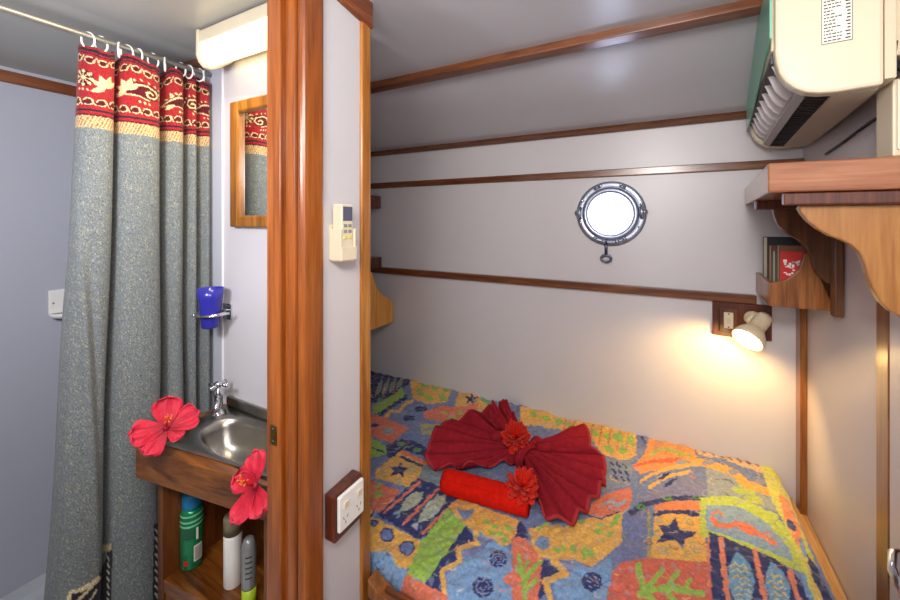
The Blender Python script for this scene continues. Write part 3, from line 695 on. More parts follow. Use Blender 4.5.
# ------------------------------------------------------------------ reading lamp on the hull side
lx = lambda px, py: P(px, py, Y=YB-.012)
rl = thing('reading_lamp', 'lit cream reading spotlight on a dark wood board with a switch', 'lamp', (.24, YB, -.45))
bx0, bx1, bz0, bz1 = P(712, 320, Y=YB).x, P(771, 320, Y=YB).x, -.428, -.302
MB().box(bx0, bx1, YB-.016, YB-.001, bz0, bz1).build('mounting_board', M['darkwood'], rl, bevel=.003)
sx0, sx1 = P(719, 310, Y=YB-.02).x, P(738, 310, Y=YB-.02).x
MB().box(sx0, sx1, YB-.022, YB-.015, -.412, -.325).build('switch_surround', M['vanityz'], rl, bevel=.003)
swx = (sx0+sx1)/2
sw = MB().box(swx-.014, swx+.014, YB-.026, YB-.021, -.396, -.338).build('switch', M['cream'], rl, bevel=.001)
MB().box(swx-.006, swx+.006, YB-.029, YB-.0255, -.377, -.357).build('rocker', M['cream2'], sw, bevel=.001)
for zz_ in (-.343, -.391): MB().lathe([(.003, 0), (.0025, .0015)], (swx, YB-.0255, zz_), (0, -1, 0), 10).build('screw', M['ink'], sw)
j0 = P(751, 320, Y=YB-.05); j1 = P(764, 318, Y=1.665); j2 = P(747, 340, Y=1.60)
MB().lathe([(.026, 0), (.026, .010), (.018, .016), (.012, .036)], (j0.x+.01, YB-.016, j0.z), (0, -1, 0), 24).build('wall_mount', M['lampshell'], rl)
MB().ball((j0.x+.006, YB-.056, j0.z), .022, 18, sc=(1, .8, 1)).build('knuckle', M['lampshell'], rl)
axl = (j2-j1).normalized(); Ls = (j2-j1).length
shp = [(.0, -.012), (.018, -.010), (.0235, 0), (.0245, .012), (.0245, Ls*.50), (.030, Ls*.56), (.040, Ls*.72), (.046, Ls*.9), (.047, Ls), (.0445, Ls), (.043, Ls*.9), (.036, Ls*.72), (.026, Ls*.6), (0, Ls*.58)]
sh_ = MB().lathe(shp, j1, axl, 36, capped=False).build('shade', M['lampshell'], rl)
for k in range(3): MB().lathe([(.0252, .012+k*.009), (.0258, .014+k*.009), (.0252, .016+k*.009)], j1, axl, 28, capped=False).build('cooling_ring', M['cream2'], sh_)
MB().ball(j1+axl*(Ls*.82), .030, 18, sc=(1, 1, .9)).build('bulb', M['bulb'], rl)

# ------------------------------------------------------------------ shelf over the bunk, brackets, book rack
K = 1.2
def pxo(pts, Y): return [P(x, y, Y=Y) for x, y in pts]
shf = thing('wall_shelf', 'thick teak shelf above the bunk carrying the air conditioner', 'shelf', (.33, 1.3, .0))
sl0, sl1 = Vector((.272, YB, 0)), Vector((.194, .998, 0))
MB().prism([(sl0.x, YB-.001, .056), (sl1.x, sl1.y, .056), (XR-.001, sl1.y, .056), (XR-.001, YB-.001, .056)], (0, 0, .060)).build('board', M['shelfx'], shf, bevel=.004, seg=2)
MB().box(.222, XR-.001, 1.008, 1.030, .030, .0555).build('under_rail', M['darkwood'], shf, bevel=.003)
b1 = [(800, 204), (799, 209), (802, 214), (808, 221), (818, 229), (830, 236), (842, 240), (852, 245), (860, 253), (865, 264), (868, 276), (873, 289), (881, 302), (890, 311), (901, 317)]
bp_ = pxo(b1, 1.032); bp_[0].z = .030
pts = bp_+[Vector((XR-.001, 1.032, bp_[-1].z-.01)), Vector((XR-.001, 1.032, .030))]
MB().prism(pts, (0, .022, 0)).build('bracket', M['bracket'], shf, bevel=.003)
b2 = [(772, 208), (774, 215), (778, 225), (786, 233), (797, 240), (806, 247), (811, 256), (814, 267), (819, 276), (827, 283), (836, 287), (842, 290)]
bq = pxo(b2, 1.43); bq[0].z = .0545
pts = bq+[Vector((XR-.001, 1.43, bq[-1].z-.03)), Vector((XR-.001, 1.43, .0545))]
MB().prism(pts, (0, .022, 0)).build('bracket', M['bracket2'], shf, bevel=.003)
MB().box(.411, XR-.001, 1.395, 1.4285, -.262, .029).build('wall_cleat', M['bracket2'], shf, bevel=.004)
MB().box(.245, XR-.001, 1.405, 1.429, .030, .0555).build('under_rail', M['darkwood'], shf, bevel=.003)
rk = thing('book_rack', 'scooped teak book rack in the corner under the shelf', 'book rack', (.37, 1.6, -.26))
RY = 1.456
r1 = [(769.5, 283), (777, 282), (786, 280), (793, 276), (799, 270), (802.5, 261), (804, 254), (815, 252)]
rp = pxo(r1, RY); zb = P(768, 306, Y=RY).z
pts = rp+[Vector((XR-.003, RY, rp[-1].z)), Vector((XR-.003, RY, zb)), Vector((rp[0].x, RY, zb))]
MB().prism(pts, (0, .014, 0)).build('front_board', M['rack'], rk, bevel=.002)
xl0, xl1 = rp[0].x, P(755.5, 280, Y=YB).x
MB().prism([(xl0-.001, RY+.0145, zb), (xl1, YB-.002, zb), (xl1+.014, YB-.002, zb), (xl0+.013, RY+.0145, zb)], (0, 0, rp[0].z-zb)).build('side_board', M['rack'], rk, bevel=.002)
MB().prism([(xl0+.014, RY+.0145, zb), (xl1+.015, YB-.002, zb), (XR-.003, YB-.002, zb), (XR-.003, RY+.0145, zb)], (0, 0, .010)).build('bottom_board', M['rack'], rk)
zk = zb+.0105
def book(label, x0, y0, w_, t_, h_, cover, extra=None):
    b = thing('book', label, 'book', (x0+w_/2, y0+t_/2, zk), 'books in the corner rack')
    MB().box(x0+.002, x0+w_-.003, y0+.002, y0+t_-.002, zk+.002, zk+h_-.002).build('pages', M['page'], b)
    mb = MB().box(x0, x0+w_, y0, y0+.002, zk, zk+h_); mb.box(x0, x0+w_, y0+t_-.002, y0+t_, zk, zk+h_); mb.box(x0+w_-.002, x0+w_, y0, y0+t_, zk, zk+h_)
    mb.build('cover', cover, b); return b
bk = book('red paperback with white lettering, front of the corner rack', .312, 1.476, .105, .020, .170, M['brown'])
zt_ = zk+.152
MB().box(.316, .414, 1.4746, 1.4762, zk+.01, zt_).build('front_print', M['red'], bk)
mb = MB(); random.seed(3)
for k in range(70):
    xx = random.uniform(.322, .372); z_ = random.uniform(zk+.03, zk+.125)
    mb.box(xx, xx+random.uniform(.003, .009), 1.4736, 1.4748, z_, z_+random.uniform(.002, .009))
mb.build('white_lettering', M['white'], bk)
book('dark green book behind the red paperback in the rack', .309, 1.502, .108, .034, .150, M['bookgreen'])
b_ = book('cream paged book third from the front of the rack', .306, 1.540, .110, .022, .165, M['brown'])
bk = book('tall black book at the back of the corner rack', .303, 1.570, .118, .060, .190, M['bookblack'])

# bits at the foot end of the bunk
fs_ = thing('foot_shelf', 'dark teak shelf end at the foot of the bunk', 'shelf', (-1.5, 1.5, .04))
xs_ = P(383, 200, Y=YB).x
MB().box(XL+.001, xs_, 1.05, YB-.018, P(380, 208, Y=YB-.1).z, P(380, 195, Y=YB-.1).z).build('board', M['darkwood'], fs_, bevel=.004)
fr_ = thing('foot_rack', 'teak scooped rack at the foot of the bunk', 'rack', (-1.4, 1.6, -.55))
FXp = P(394, 300, Y=YB-.01).x
ol = [(372.0, 272), (374.5, 281), (377, 288), (380.5, 293), (385, 296), (389.5, 298.5), (392.5, 302), (393.5, 307), (393.5, 322)]
po = [P(a, b, X=FXp) for a, b in ol]; zlow = po[-1].z
po = [Vector((FXp, 1.18, po[0].z+.03))]+po
for p in po: p.y = min(p.y, YB-.003)
po[-1].z = zlow; pts = po+[Vector((FXp, 1.18, zlow))]
MB().prism(pts, (-.018, 0, 0)).build('front_board', M['rack_lit'], fr_, bevel=.003)
MB().prism([p+Vector((-.13, 0, .03)) for p in pts], (-.016, 0, 0)).build('back_board', M['rack'], fr_, bevel=.003)
MB().box(FXp-.1465, FXp-.0185, 1.18, YB-.004, zlow, zlow+.012).build('bottom_board', M['rack'], fr_)
bk = MB().box(XL+.002, FXp-.07, YB-.12, YB-.032, P(378, 265, Y=YB-.05).z-.02, P(378, 257, Y=YB-.05).z).build('small_shelf', M['darkwood'], fr_, bevel=.002)

# ------------------------------------------------------------------ air conditioner
ac = thing('air_conditioner', 'cream split air conditioner on the wall above the shelf', 'air conditioner', (.28, 1.3, .245))
angA = math.atan2(.078, .742)
O = Vector((.202, .985, .240)); ex = Vector((math.cos(angA), -math.sin(angA), 0)); ey = Vector((math.sin(angA), math.cos(angA), 0))
def A(u, v, w_): return O+ex*u+ey*v+Vector((0, 0, w_))
LA = .70; HA = .275; DA = .150
def aprism(pts, v0, v1, nm, m_, bevel=0., parent=ac): return MB().prism([A(u, v0, w_) for u, w_ in pts], ey*(v1-v0)).build(nm, m_, parent, bevel=bevel, seg=2)
capP = [(0, HA-.03), (.0, .100), (.002, .075), (.007, .052), (.016, .034), (.029, .019), (.045, .008), (.065, .002), (.09, 0), (DA, .002), (DA, HA), (.03, HA), (.008, HA-.008)]
aprism(capP, 0, .035, 'end_panel', M['cream'], .006)
aprism(capP, LA-.03, LA, 'end_panel', M['cream'], .006)
body = [(.004, HA-.004), (.004, .088), (.030, .066), (.045, .036), (.045, .020), (.051, .012), (.051, .020), (.087, .018), (.087, .004), (DA-.002, .004), (DA-.002, HA-.004)]
aprism(body, .034, LA-.03, 'casing', M['recess'])
aprism([(.088, .000), (DA, .002), (DA, .008), (.088, .006)], .034, LA-.03, 'underside', M['cream2'])
aprism([(-.004, .105), (-.004, HA-.02), (.006, HA-.02), (.006, .105)], .02, LA-.015, 'front_panel', M['cream2'], .003)
MB().prism([A(-.008, -.002, HA-.01), A(-.008, -.002, .125), A(-.008, LA*.55, .085), A(-.008, LA-.01, .068), A(-.008, LA-.01, HA-.01)], ex*.003).build('protective_film', M['film'], ac)
aprism([(-.003, .084), (-.003, .100), (.010, .100), (.010, .084)], .034, LA-.03, 'panel_gap', M['black'])
aprism([(.0515, .009), (.0515, .018), (.0865, .016), (.0865, .004)], .036, LA-.032, 'outlet_slot', M['black'])
for k in range(26):
    v = .05+k*(LA-.1)/25; mb = MB().prism([A(.052, v, .0065), A(.086, v+.008, .0025), A(.086, v+.008, .006), A(.052, v, .010)], ey*.004); mb.build('grille_bar', M['ink'], ac)
for k in range(9):                            # white swing vanes in the outlet
    v = .045+k*(LA-.11)/8.3; fin = [(.010, .094), (-.002, .088), (.006, .070), (.013, .052), (.023, .038), (.038, .026), (.050, .050), (.030, .074)]
    mb = MB()
    def vn(a, b):
        q = a*5; i0 = min(4, int(q)); f = q-i0; o1 = fin[1+i0] if 1+i0 < 6 else fin[5]; o2 = fin[min(5, 2+i0)]
        ou, ow = o1[0]+(o2[0]-o1[0])*f, o1[1]+(o2[1]-o1[1])*f; iu, iw = ou+.022, ow+.016
        return A(ou+(iu-ou)*b, v+.012*(1-b)**1.5*math.sin(PI*(.15+.6*a))+.012*a, ow+(iw-ow)*b)
    mb.grid(vn, 10, 6).build('vane', M['vane'], ac, solid=.0018)
aprism([(.036, .016), (.036, .028), (.0505, .018), (.0505, .006)], .034, LA-.03, 'outlet_strip', M['greyplastic'], .001)
mb = MB().prism([A(DA+.001, .004, .012), A(DA+.016, .004, .012), A(DA+.016, .004, HA), A(DA+.001, .004, HA)], ey*(LA-.01)); mb.build('back_plate', M['cream2'], ac, bevel=.002)
# data label
def lab(u0, u1, w0, w1, off, nm, m_, par): return MB().prism([A(u0, off, w0), A(u1, off, w0), A(u1, off, w1), A(u0, off, w1)], ey*.0006).build(nm, m_, par)
lb = lab(.068, .110, .092, .215, -.0008, 'data_label', M['paper'], ac)
lab(.068, .110, .092, .0932, -.0013, 'label_border', M['ink'], lb)
lab(.068, .0688, .092, .215, -.0013, 'label_border', M['ink'], lb); lab(.1092, .110, .092, .215, -.0013, 'label_border', M['ink'], lb)
random.seed(5); mb = MB()
for k in range(19):
    w0 = .0965+k*.0062; u = .071
    while u < .094:
        d_ = random.uniform(.002, .006)
        mb.prism([A(u, -.0013, w0), A(u+d_, -.0013, w0), A(u+d_, -.0013, w0+.0022), A(u, -.0013, w0+.0022)], ey*.0004); u += d_+.0012
        if u > .084 and random.random() < .4: break
    if k % 1 == 0:
        u = .100+random.uniform(0, .003); mb.prism([A(u, -.0013, w0), A(.107, -.0013, w0), A(.107, -.0013, w0+.0026), A(u, -.0013, w0+.0026)], ey*.0004)
mb.build('label_print', M['ink'], lb)
# cable boxes beside it
cbx = thing('junction_box', 'cream junction box standing on the shelf by the right wall', 'junction box', (.40, 1.03, .116))
MB().box(.374, XR-.001, 1.004, 1.066, .1165, .258).build('box_body', M['cream2'], cbx, bevel=.003)
MB().box(.379, XR-.001, 1.000, 1.0045, .128, .255).build('lid', M['cream'], cbx, bevel=.002)
MB().lathe([(.004, 0), (.003, .002)], (.386, 1.0002, .136), (0, -1, 0), 10).build('screw', M['ink'], cbx)
c3 = thing('cable_cover', 'cream cable cover high on the right wall beside the air conditioner', 'cable cover', (.41, 1.03, .30))
MB().box(.372, XR-.001, 1.002, 1.040, .300, .420).build('shell', M['cream2'], c3, bevel=.004)
tag(MB().tube([(XR-.003, 1.03, .262), (.400, 1.012, .268), (.377, 1.002, .280), (.371, .999, .300), (.374, 1.0, .325)], .0055, 10).build('black_hose', M['black']), 'short black hose bent between the cable cover and junction box', 'hose')
cp = [P(826, 154, X=XR-.0036), P(845, 141, X=XR-.0036), P(858, 131, X=XR-.0036), P(872, 121, X=XR-.0036), Vector((XR-.0036, 1.08, .235))]
tag(MB().tube(cp, .0035, 8).build('black_cable', M['black']), 'thin black cable sloping along the right wall under the air conditioner', 'cable')

# ------------------------------------------------------------------ bunk, quilt
QZ = -.876
XM, YM = .368, .779
bk = thing('bunk_bed', 'built-in teak bunk with a quilt covered mattress below the porthole', 'bed', (-.5, 1.2, FL))
rail = [(.738, -1.00), (.738, -.925), (.746, -.914), (.762, -.912), (.772, -.918), (.772, -1.00)]
MB().prism([(-.637, y, z) for y, z in rail], (XR+.636, 0, 0)).build('front_rail', M['woodx'], bk, bevel=.003)
mb = MB().prism([(-.637, .735, -.935), (-.637, .735, -.893), (-.625, .735, -.902), (-.610, .735, -.909), (-.585, .735, -.916), (-.56, .735, -.935)], (0, .038, 0)); mb.build('corner_fillet', M['woodz'], bk, bevel=.002)
MB().box(-.637, XR-.001, .744, .764, FL+.001, -1.0005).build('front_panel', M['woodx'], bk)
MB().box(XL+.002, XR-.001, .895, YB-.001, FL+.3, FL+.32).build('base_board', M['ply'], bk)
mb = MB().box(XL+.01, XM-.03, .90, YB-.01, FL+.322, QZ-.02); mb.box(-.75, XM-.03, .83, .90, FL+.322, QZ-.02); mb.build('mattress', M['mattress'], bk, bevel=.02)
for (u0, u1, v0, v1, zt2) in ((.380, .396, .378, .400, -.955), (.402, .424, .408, .430, -.985)):
    MB().prism([(u0, .77, -1.12), (u1, .77, -1.12), (v1, YB-.02, -1.12), (v0, YB-.02, -1.12)], (0, 0, zt2+1.12)).build('side_board', M['ply'], bk, bevel=.002)
a_ = np.arange(XL+.012, XM+.130, .0034); b_ = np.arange(YM-.080, YB-.003+.003, .0034)
U, V = np.meshgrid(a_, b_, indexing='ij'); R = .035
def wrapc(t, edge, sgn):
    e = (t-(edge-sgn*R))*sgn; arc_ = R*PI/2
    pos = np.where(e <= 0, e, np.where(e < arc_, R*np.sin(np.clip(e, 0, arc_)/R), R)); dz = np.where(e <= 0, 0, np.where(e < arc_, R*(1-np.cos(np.clip(e, 0, arc_)/R)), R+(e-arc_)))
    return (edge-sgn*R)+sgn*pos, dz
XX, dzx = wrapc(U, XM, 1); YY, dzy = wrapc(V, YM, -1)
XX = np.where(V < .902, np.maximum(XX, -.758), XX)
ZZ = QZ-np.minimum(dzx+dzy, .15)
def fbm(x, y, s, seed):
    r_ = np.random.default_rng(seed); o = 0
    for k in range(9):
        th_ = r_.random()*2*PI; f = s*(1+.25*k); o = o+np.sin((x*math.cos(th_)+y*math.sin(th_))*f+r_.random()*7+1.6*np.sin((x*math.sin(th_)-y*math.cos(th_))*f*.45+k))/(9**.5)
    return o
flat = (dzx+dzy < .002)
wr = .0040*fbm(U, V, 16, 1)+.0016*fbm(U, V, 60, 2)+.0009*fbm(U, V, 120, 4)
wr += .006*np.exp(-((V-(YB-.03))/.03)**2)*np.sin(U*70+3*np.sin(U*9))      # gathered along the hull side
wr -= .004*np.exp(-((np.mod(V-.12*U+.02*np.sin(U*6), .22)-.11)/.006)**2)   # quilting seams
ZZ = ZZ+wr; XX = XX+np.where(flat, 0, .002*fbm(V, ZZ, 40, 3))

XX = np.minimum(XX, XM+.004); YY = np.minimum(YY, YB-.003)
co = np.stack([XX, YY, ZZ], 2).reshape(-1, 3)
px, py = project(co)
cu, cv = U.ravel(), V.ravel()
wob = .9*np.sin(cu*140+np.sin(cv*120)*2); wob2 = .9*np.sin(cv*150+np.sin(cu*130)*2)
BL, SK, NV, GO, SA2, LI, GR, TE = (104, 122, 166), (110, 152, 196), (38, 48, 104), (222, 166, 56), (216, 108, 72), (142, 182, 60), (150, 158, 172), (110, 140, 160)
qt = Paint(px+wob*.6, py+wob2*.6+6*np.clip((cv-1.56)/.16, 0, 1), BL)
# patchwork for the areas the photo never shows
cells = np.stack([rng.uniform(XL, XM+.13, 150), rng.uniform(YM-.1, YB, 150)], 1); pal = [lin(c) for c in (BL, SK, NV, GO, SA2, LI, GO, BL)]
for s_ in range(0, len(cu), 40000):
    d_ = (cu[s_:s_+40000, None]-cells[:, 0])**2+(cv[s_:s_+40000, None]-cells[:, 1])**2; qt.c[s_:s_+40000] = np.array([pal[k % 8] for k in d_.argmin(1)])
qt.poly([(371, 360), (600, 425), (800, 468), (840, 604), (371, 604)], BL)
p = qt.poly; l = qt.line
# --- far left
p([(371, 372), (412, 382), (409, 388), (398, 394), (371, 404)], NV)
for k in range(4): qt.leaf((375+k*7, 397-k*2), (383+k*7, 381+k), 2.2, (132, 140, 132))
l([(373, 377), (410, 384)], 2, (120, 130, 80))
p([(373, 406), (402, 390), (405, 397), (380, 414), (373, 412)], LI); l([(380, 414), (406, 397)], 3.5, NV); l([(384, 419), (391, 411), (399, 412), (405, 404), (412, 401)], 3, GO)
p([(410, 384), (430, 388), (453, 395), (446, 404), (428, 404), (413, 399)], GO)
for a in ((416, 394), (424, 398), (431, 392), (438, 399), (442, 394), (420, 389)): qt.leaf(a, (a[0]+9, a[1]+3), 2, LI)
qt.disk((421, 409), 6, NV, .5); qt.disk((409, 418), 6, NV, .5)
p([(460, 396), (487, 402), (493, 412), (463, 415), (455, 406)], GO); qt.star((471, 404), 8, NV, .2, .6); l([(482, 403), (492, 410)], 4, (110, 160, 120))
p([(423, 413), (440, 406), (462, 408), (478, 408), (475, 420), (448, 423), (425, 419)], SA2)
for a in ((441, 412), (450, 416), (456, 411), (446, 419)): qt.leaf(a, (a[0]+8, a[1]+3), 1.8, LI)
p([(371, 414), (386, 418), (409, 428), (392, 443), (371, 436)], SA2); qt.disk((388, 431), 6, (150, 150, 160), .6); qt.disk((375, 425), 4, NV, .6)
p([(420, 424), (440, 424), (436, 436), (422, 434)], (176, 160, 90)); l([(424, 430), (436, 428)], 2, TE)
p([(371, 437), (386, 446), (386, 454), (371, 458)], LI); l([(373, 448), (384, 452)], 1.5, NV)
p([(386, 445), (402, 439), (415, 441), (430, 450), (425, 456), (403, 450), (391, 459), (386, 454)], NV); qt.disk((401, 444), 4, (90, 140, 90), .5); qt.disk((417, 450), 5, (90, 140, 90), .5)
p([(376, 470), (401, 451), (427, 463), (421, 478), (408, 487), (374, 478)], GO); l([(402, 452), (426, 463)], 4, SA2); l([(401, 457), (422, 466)], 3, NV)
qt.star((399, 470), 12, NV, .15, .75)
for a in ((385, 474), (399, 481), (412, 469)): qt.ring(a, 3, 1.2, (150, 160, 120), .8)
p([(371, 480), (400, 491), (386, 512), (371, 512)], SA2); qt.leaf((373, 498), (384, 490), 3, LI); qt.leaf((374, 486), (384, 484), 2, LI)
p([(424, 465), (450, 470), (480, 490), (465, 500), (418, 478)], (120, 132, 140))
# --- fish panel
p([(417, 478), (440, 486), (466, 500), (420, 540), (377, 515)], NV)
for a, b in (((420, 482), (385, 512)), ((438, 489), (403, 524)), ((458, 499), (423, 533))): l([a, ((a[0]+b[0])/2+1, (a[1]+b[1])/2-1), b], 3, SA2)
for a, b, h in (((423, 492), (399, 512), 6), ((446, 494), (417, 524), 7)):
    qt.leaf(a, b, h, (156, 178, 170)); dx, dy = b[0]-a[0], b[1]-a[1]
    for k in range(6):
        t = .15+.12*k; c = (a[0]+dx*t, a[1]+dy*t); l([(c[0]-h*.55, c[1]-h*.45), (c[0]+1, c[1]+1), (c[0]+h*.5, c[1]+h*.55)], 1.1, (206, 184, 96))
    l([(b[0]-4, b[1]+1), b, (b[0]-1, b[1]+5)], 2.2, (120, 160, 190))
p([(371, 516), (400, 530), (424, 543), (418, 556), (407, 569), (396, 566), (390, 553), (371, 552)], GO)
for c, r in (((387, 535), 7.5), ((407, 548), 8), ((374, 523), 4)): qt.disk(c, r, NV); qt.disk(c, r-1.8, (92, 110, 170))
p([(371, 552), (390, 552), (396, 566), (407, 571), (397, 604), (371, 604)], SK); qt.ring((380, 566), 4, 1.2, (60, 100, 150)); l([(376, 572), (384, 582), (390, 596)], 1.3, (60, 100, 150)); qt.leaf((388, 590), (394, 572), 2, (80, 120, 170))
p([(448, 508), (466, 525), (426, 583), (406, 574), (422, 541)], LI)
p([(448, 506), (462, 497), (480, 506), (519, 520), (516, 542), (501, 547), (486, 536), (470, 528), (462, 522)], GO)
p([(457, 508), (465, 510), (474, 508), (472, 517), (464, 520), (459, 515)], (104, 132, 170))
for a in ((482, 520), (490, 524), (496, 532), (504, 526), (488, 531), (501, 538)): qt.leaf(a, (a[0]+9, a[1]+4), 2.6, LI)
p([(466, 526), (476, 541), (457, 548), (459, 561), (442, 572), (444, 596), (425, 583)], NV); l([(474, 529), (478, 543), (458, 549), (460, 561), (442, 571), (446, 600)], 5, GO)
p([(480, 532), (512, 552), (516, 604), (448, 604), (446, 575), (464, 563), (462, 552), (481, 546)], SK)
p([(476, 536), (492, 540), (480, 552), (464, 560), (464, 552), (480, 545)], (104, 116, 166))
for c, r in (((498, 559), 9), ((483, 587), 10.5)):
    qt.disk(c, r, NV); qt.ring(c, r*.62, 1.1, (120, 140, 190)); qt.ring(c, r*.3, 1, (120, 140, 190))
    for k in range(8): l([(c[0]+r*.7*math.cos(k*.8), c[1]+r*.7*math.sin(k*.8)), (c[0]+r*math.cos(k*.8), c[1]+r*math.sin(k*.8))], 1, (120, 140, 190))
p([(406, 574), (448, 596), (450, 604), (396, 604)], SA2)
# --- middle
p([(512, 537), (522, 535), (533, 546), (543, 560), (540, 604), (512, 604)], SA2)
l([(525, 600), (524, 580), (521, 566), (519, 556)], 4, LI); l([(523, 584), (532, 570), (540, 562)], 5, LI); l([(523, 578), (516, 566)], 3.5, LI); l([(526, 590), (536, 580)], 4.5, LI); l([(524, 572), (528, 560)], 3, LI)
for k in range(5): l([(515+k*4, 543+k*2), (519+k*4, 546+k*2)], 1.5, (222, 140, 96))
p([(518, 524), (522, 520), (526, 530), (528, 538), (515, 537)], NV); p([(530, 530), (534, 525), (538, 533), (533, 537)], NV); p([(503, 580), (511, 570), (512, 588)], SA2)
p([(528, 528), (548, 525), (572, 522), (600, 516), (628, 511), (624, 540), (606, 556), (592, 567), (575, 560), (556, 560), (538, 556), (532, 544)], GO)
p([(540, 536), (550, 538), (549, 548), (543, 551), (534, 545)], (108, 136, 170)); p([(558, 524), (573, 520), (571, 526), (562, 527)], (108, 136, 170)); l([(538, 530), (548, 522)], 3, LI)
for a, b in (((553, 548), (561, 552)), ((560, 546), (566, 551)), ((570, 545), (576, 552)), ((582, 560), (590, 548)), ((586, 552), (596, 556)), ((588, 546), (582, 554)), ((578, 523), (586, 520)), ((594, 530), (604, 534)), ((596, 524), (604, 526)), ((608, 528), (620, 518)), ((612, 522), (622, 514)), ((606, 538), (614, 530))): qt.leaf(a, b, 2.6, LI)
p([(583, 512), (602, 495), (631, 487), (632, 500), (628, 509), (602, 519)], SA2); l([(604, 504), (612, 500), (618, 506), (626, 500)], 3, (150, 160, 176)); l([(609, 508), (620, 503)], 2.5, (150, 160, 176)); l([(585, 514), (600, 519), (620, 512)], 1.6, NV)
p([(543, 560), (556, 563), (560, 572), (542, 580), (548, 594), (538, 600)], NV); l([(554, 561), (566, 574), (545, 581), (552, 604)], 6.5, GO)
p([(560, 562), (576, 562), (592, 568), (610, 558), (613, 580), (606, 604), (558, 604), (552, 583), (571, 575)], SK); p([(560, 562), (578, 564), (570, 573)], (120, 130, 170))
qt.disk((592, 582), 10.5, NV, .95)
for k in range(9): l([(585+k*1.8, 575+(k*5 % 12)), (588+k*1.6, 577+(k*5 % 12))], 1.2, (130, 150, 196))
# --- big salmon square with a lime frond
p([(612, 572), (622, 562), (650, 557), (708, 562), (722, 568), (726, 604), (606, 604)], (208, 92, 66))
fr1 = [(638, 566), (641, 580), (645, 590), (656, 589), (672, 587), (690, 592), (703, 594)]
l(fr1, 7, LI); l([(662, 570), (654, 580), (646, 589)], 5.5, LI); l([(678, 572), (670, 582), (666, 590)], 5.5, LI); l([(690, 580), (684, 592)], 5, LI); l([(640, 594), (650, 596), (658, 604)], 6, LI); l([(668, 592), (676, 604)], 6, LI)
p([(708, 530), (716, 536), (722, 568), (706, 562)], (214, 120, 84))
# --- gold star square
p([(655, 510), (702, 512), (708, 562), (650, 558)], GO); l([(648, 512), (647, 530), (648, 556)], 4, (196, 140, 60))
for k in range(7): l([(645, 514+k*6), (651, 517+k*6)], 1.8, (130, 160, 60))
p([(653, 506), (668, 501), (700, 501), (703, 510), (655, 512)], (222, 124, 56)); l([(654, 515), (664, 512), (685, 512), (702, 516)], 4.2, NV)
p([(675, 517), (680, 530), (698, 533), (685, 539), (683, 549), (675, 539), (656, 543), (664, 533), (657, 525), (669, 526)], NV)
for a in ((657, 533), (690, 522), (660, 520), (668, 550), (692, 545), (697, 551), (664, 549), (688, 553)): qt.ring(a, 3.2, 1.3, (150, 160, 120), .8, .3, 5.3)
p([(622, 514), (640, 504), (648, 509), (647, 556), (621, 562), (614, 560), (622, 540)], (104, 114, 160))
l([(632, 512), (646, 503), (670, 497), (706, 497)], 6.5, NV)
for a in ((641, 507), (667, 498), (697, 497)): qt.disk(a, 5, (80, 140, 60), .5); qt.disk(a, 2, (40, 60, 60), .5)
p([(640, 498), (660, 486), (690, 478), (706, 482), (708, 496), (670, 496), (645, 502)], (116, 120, 160))
p([(706, 470), (740, 478), (770, 495), (778, 512), (750, 504), (708, 497)], (140, 152, 160))
for a, b in (((731, 488), (748, 494)), ((738, 485), (758, 496)), ((744, 496), (760, 503)), ((750, 492), (766, 506))): qt.leaf(a, b, 3, (166, 190, 60))
for a, b in (((716, 480), (734, 484)), ((752, 486), (768, 498)), ((722, 492), (732, 500))): l([a, ((a[0]+b[0])/2, (a[1]+b[1])/2-2), b], 1.2, (96, 108, 130))
# --- far strip along the wall
p([(520, 412), (600, 428), (638, 437), (637, 455), (625, 461), (606, 456), (590, 440), (560, 432), (520, 425)], GO)
for k in range(9): a = (530+k*12, 418+k*3.4); qt.leaf(a, (a[0]+10, a[1]+4), 2, LI)
for k in range(8): l([(566+k*9, 424+k*2.2), (563+k*9, 436+k*2.4)], 1.4, (196, 110, 50))
for a, b in (((604, 447), (614, 453)), ((612, 440), (624, 443)), ((618, 450), (628, 453)), ((626, 442), (634, 446))): qt.leaf(a, b, 3, LI)
p([(637, 437), (651, 440), (645, 456), (636, 455)], (108, 120, 166)); l([(640, 441), (646, 448)], 1.5, NV)
p([(605, 458), (626, 461), (634, 465), (630, 486), (604, 490)], (120, 134, 160))
for k in range(9): l([(610+k*2.2, 462+(k*7 % 20)), (614+k*2, 466+(k*7 % 20))], 2, NV)
p([(632, 466), (644, 456), (651, 441), (672, 445), (692, 449), (698, 463), (668, 468), (640, 474)], (224, 142, 52)); l([(634, 466), (650, 462), (680, 462)], 3, (214, 88, 40)); l([(650, 457), (664, 453), (690, 460)], 2.4, (160, 176, 60)); qt.leaf((662, 445), (676, 448), 1.6, (60, 60, 80))
l([(640, 482), (652, 474), (670, 468), (700, 466)], 3, GO); l([(650, 487), (668, 476), (690, 472)], 3, GO); qt.leaf((658, 480), (671, 472), 2, NV); qt.leaf((664, 487), (678, 477), 1.8, NV); qt.disk((682, 464), 8, (150, 150, 150), .25)
p([(692, 449), (730, 456), (760, 463), (776, 470), (778, 484), (750, 474), (720, 464), (698, 460)], (206, 170, 120))
for k in range(8): l([(697+k*9, 453+k*2), (705+k*9, 459+k*2.2)], 1.6, (110, 70, 90))
l([(694, 464), (712, 468), (730, 474), (748, 486), (766, 492), (778, 496)], 6, (230, 160, 44))
for a in ((708, 466), (734, 475), (760, 484)): qt.disk(a, 6, (140, 140, 150), .35)
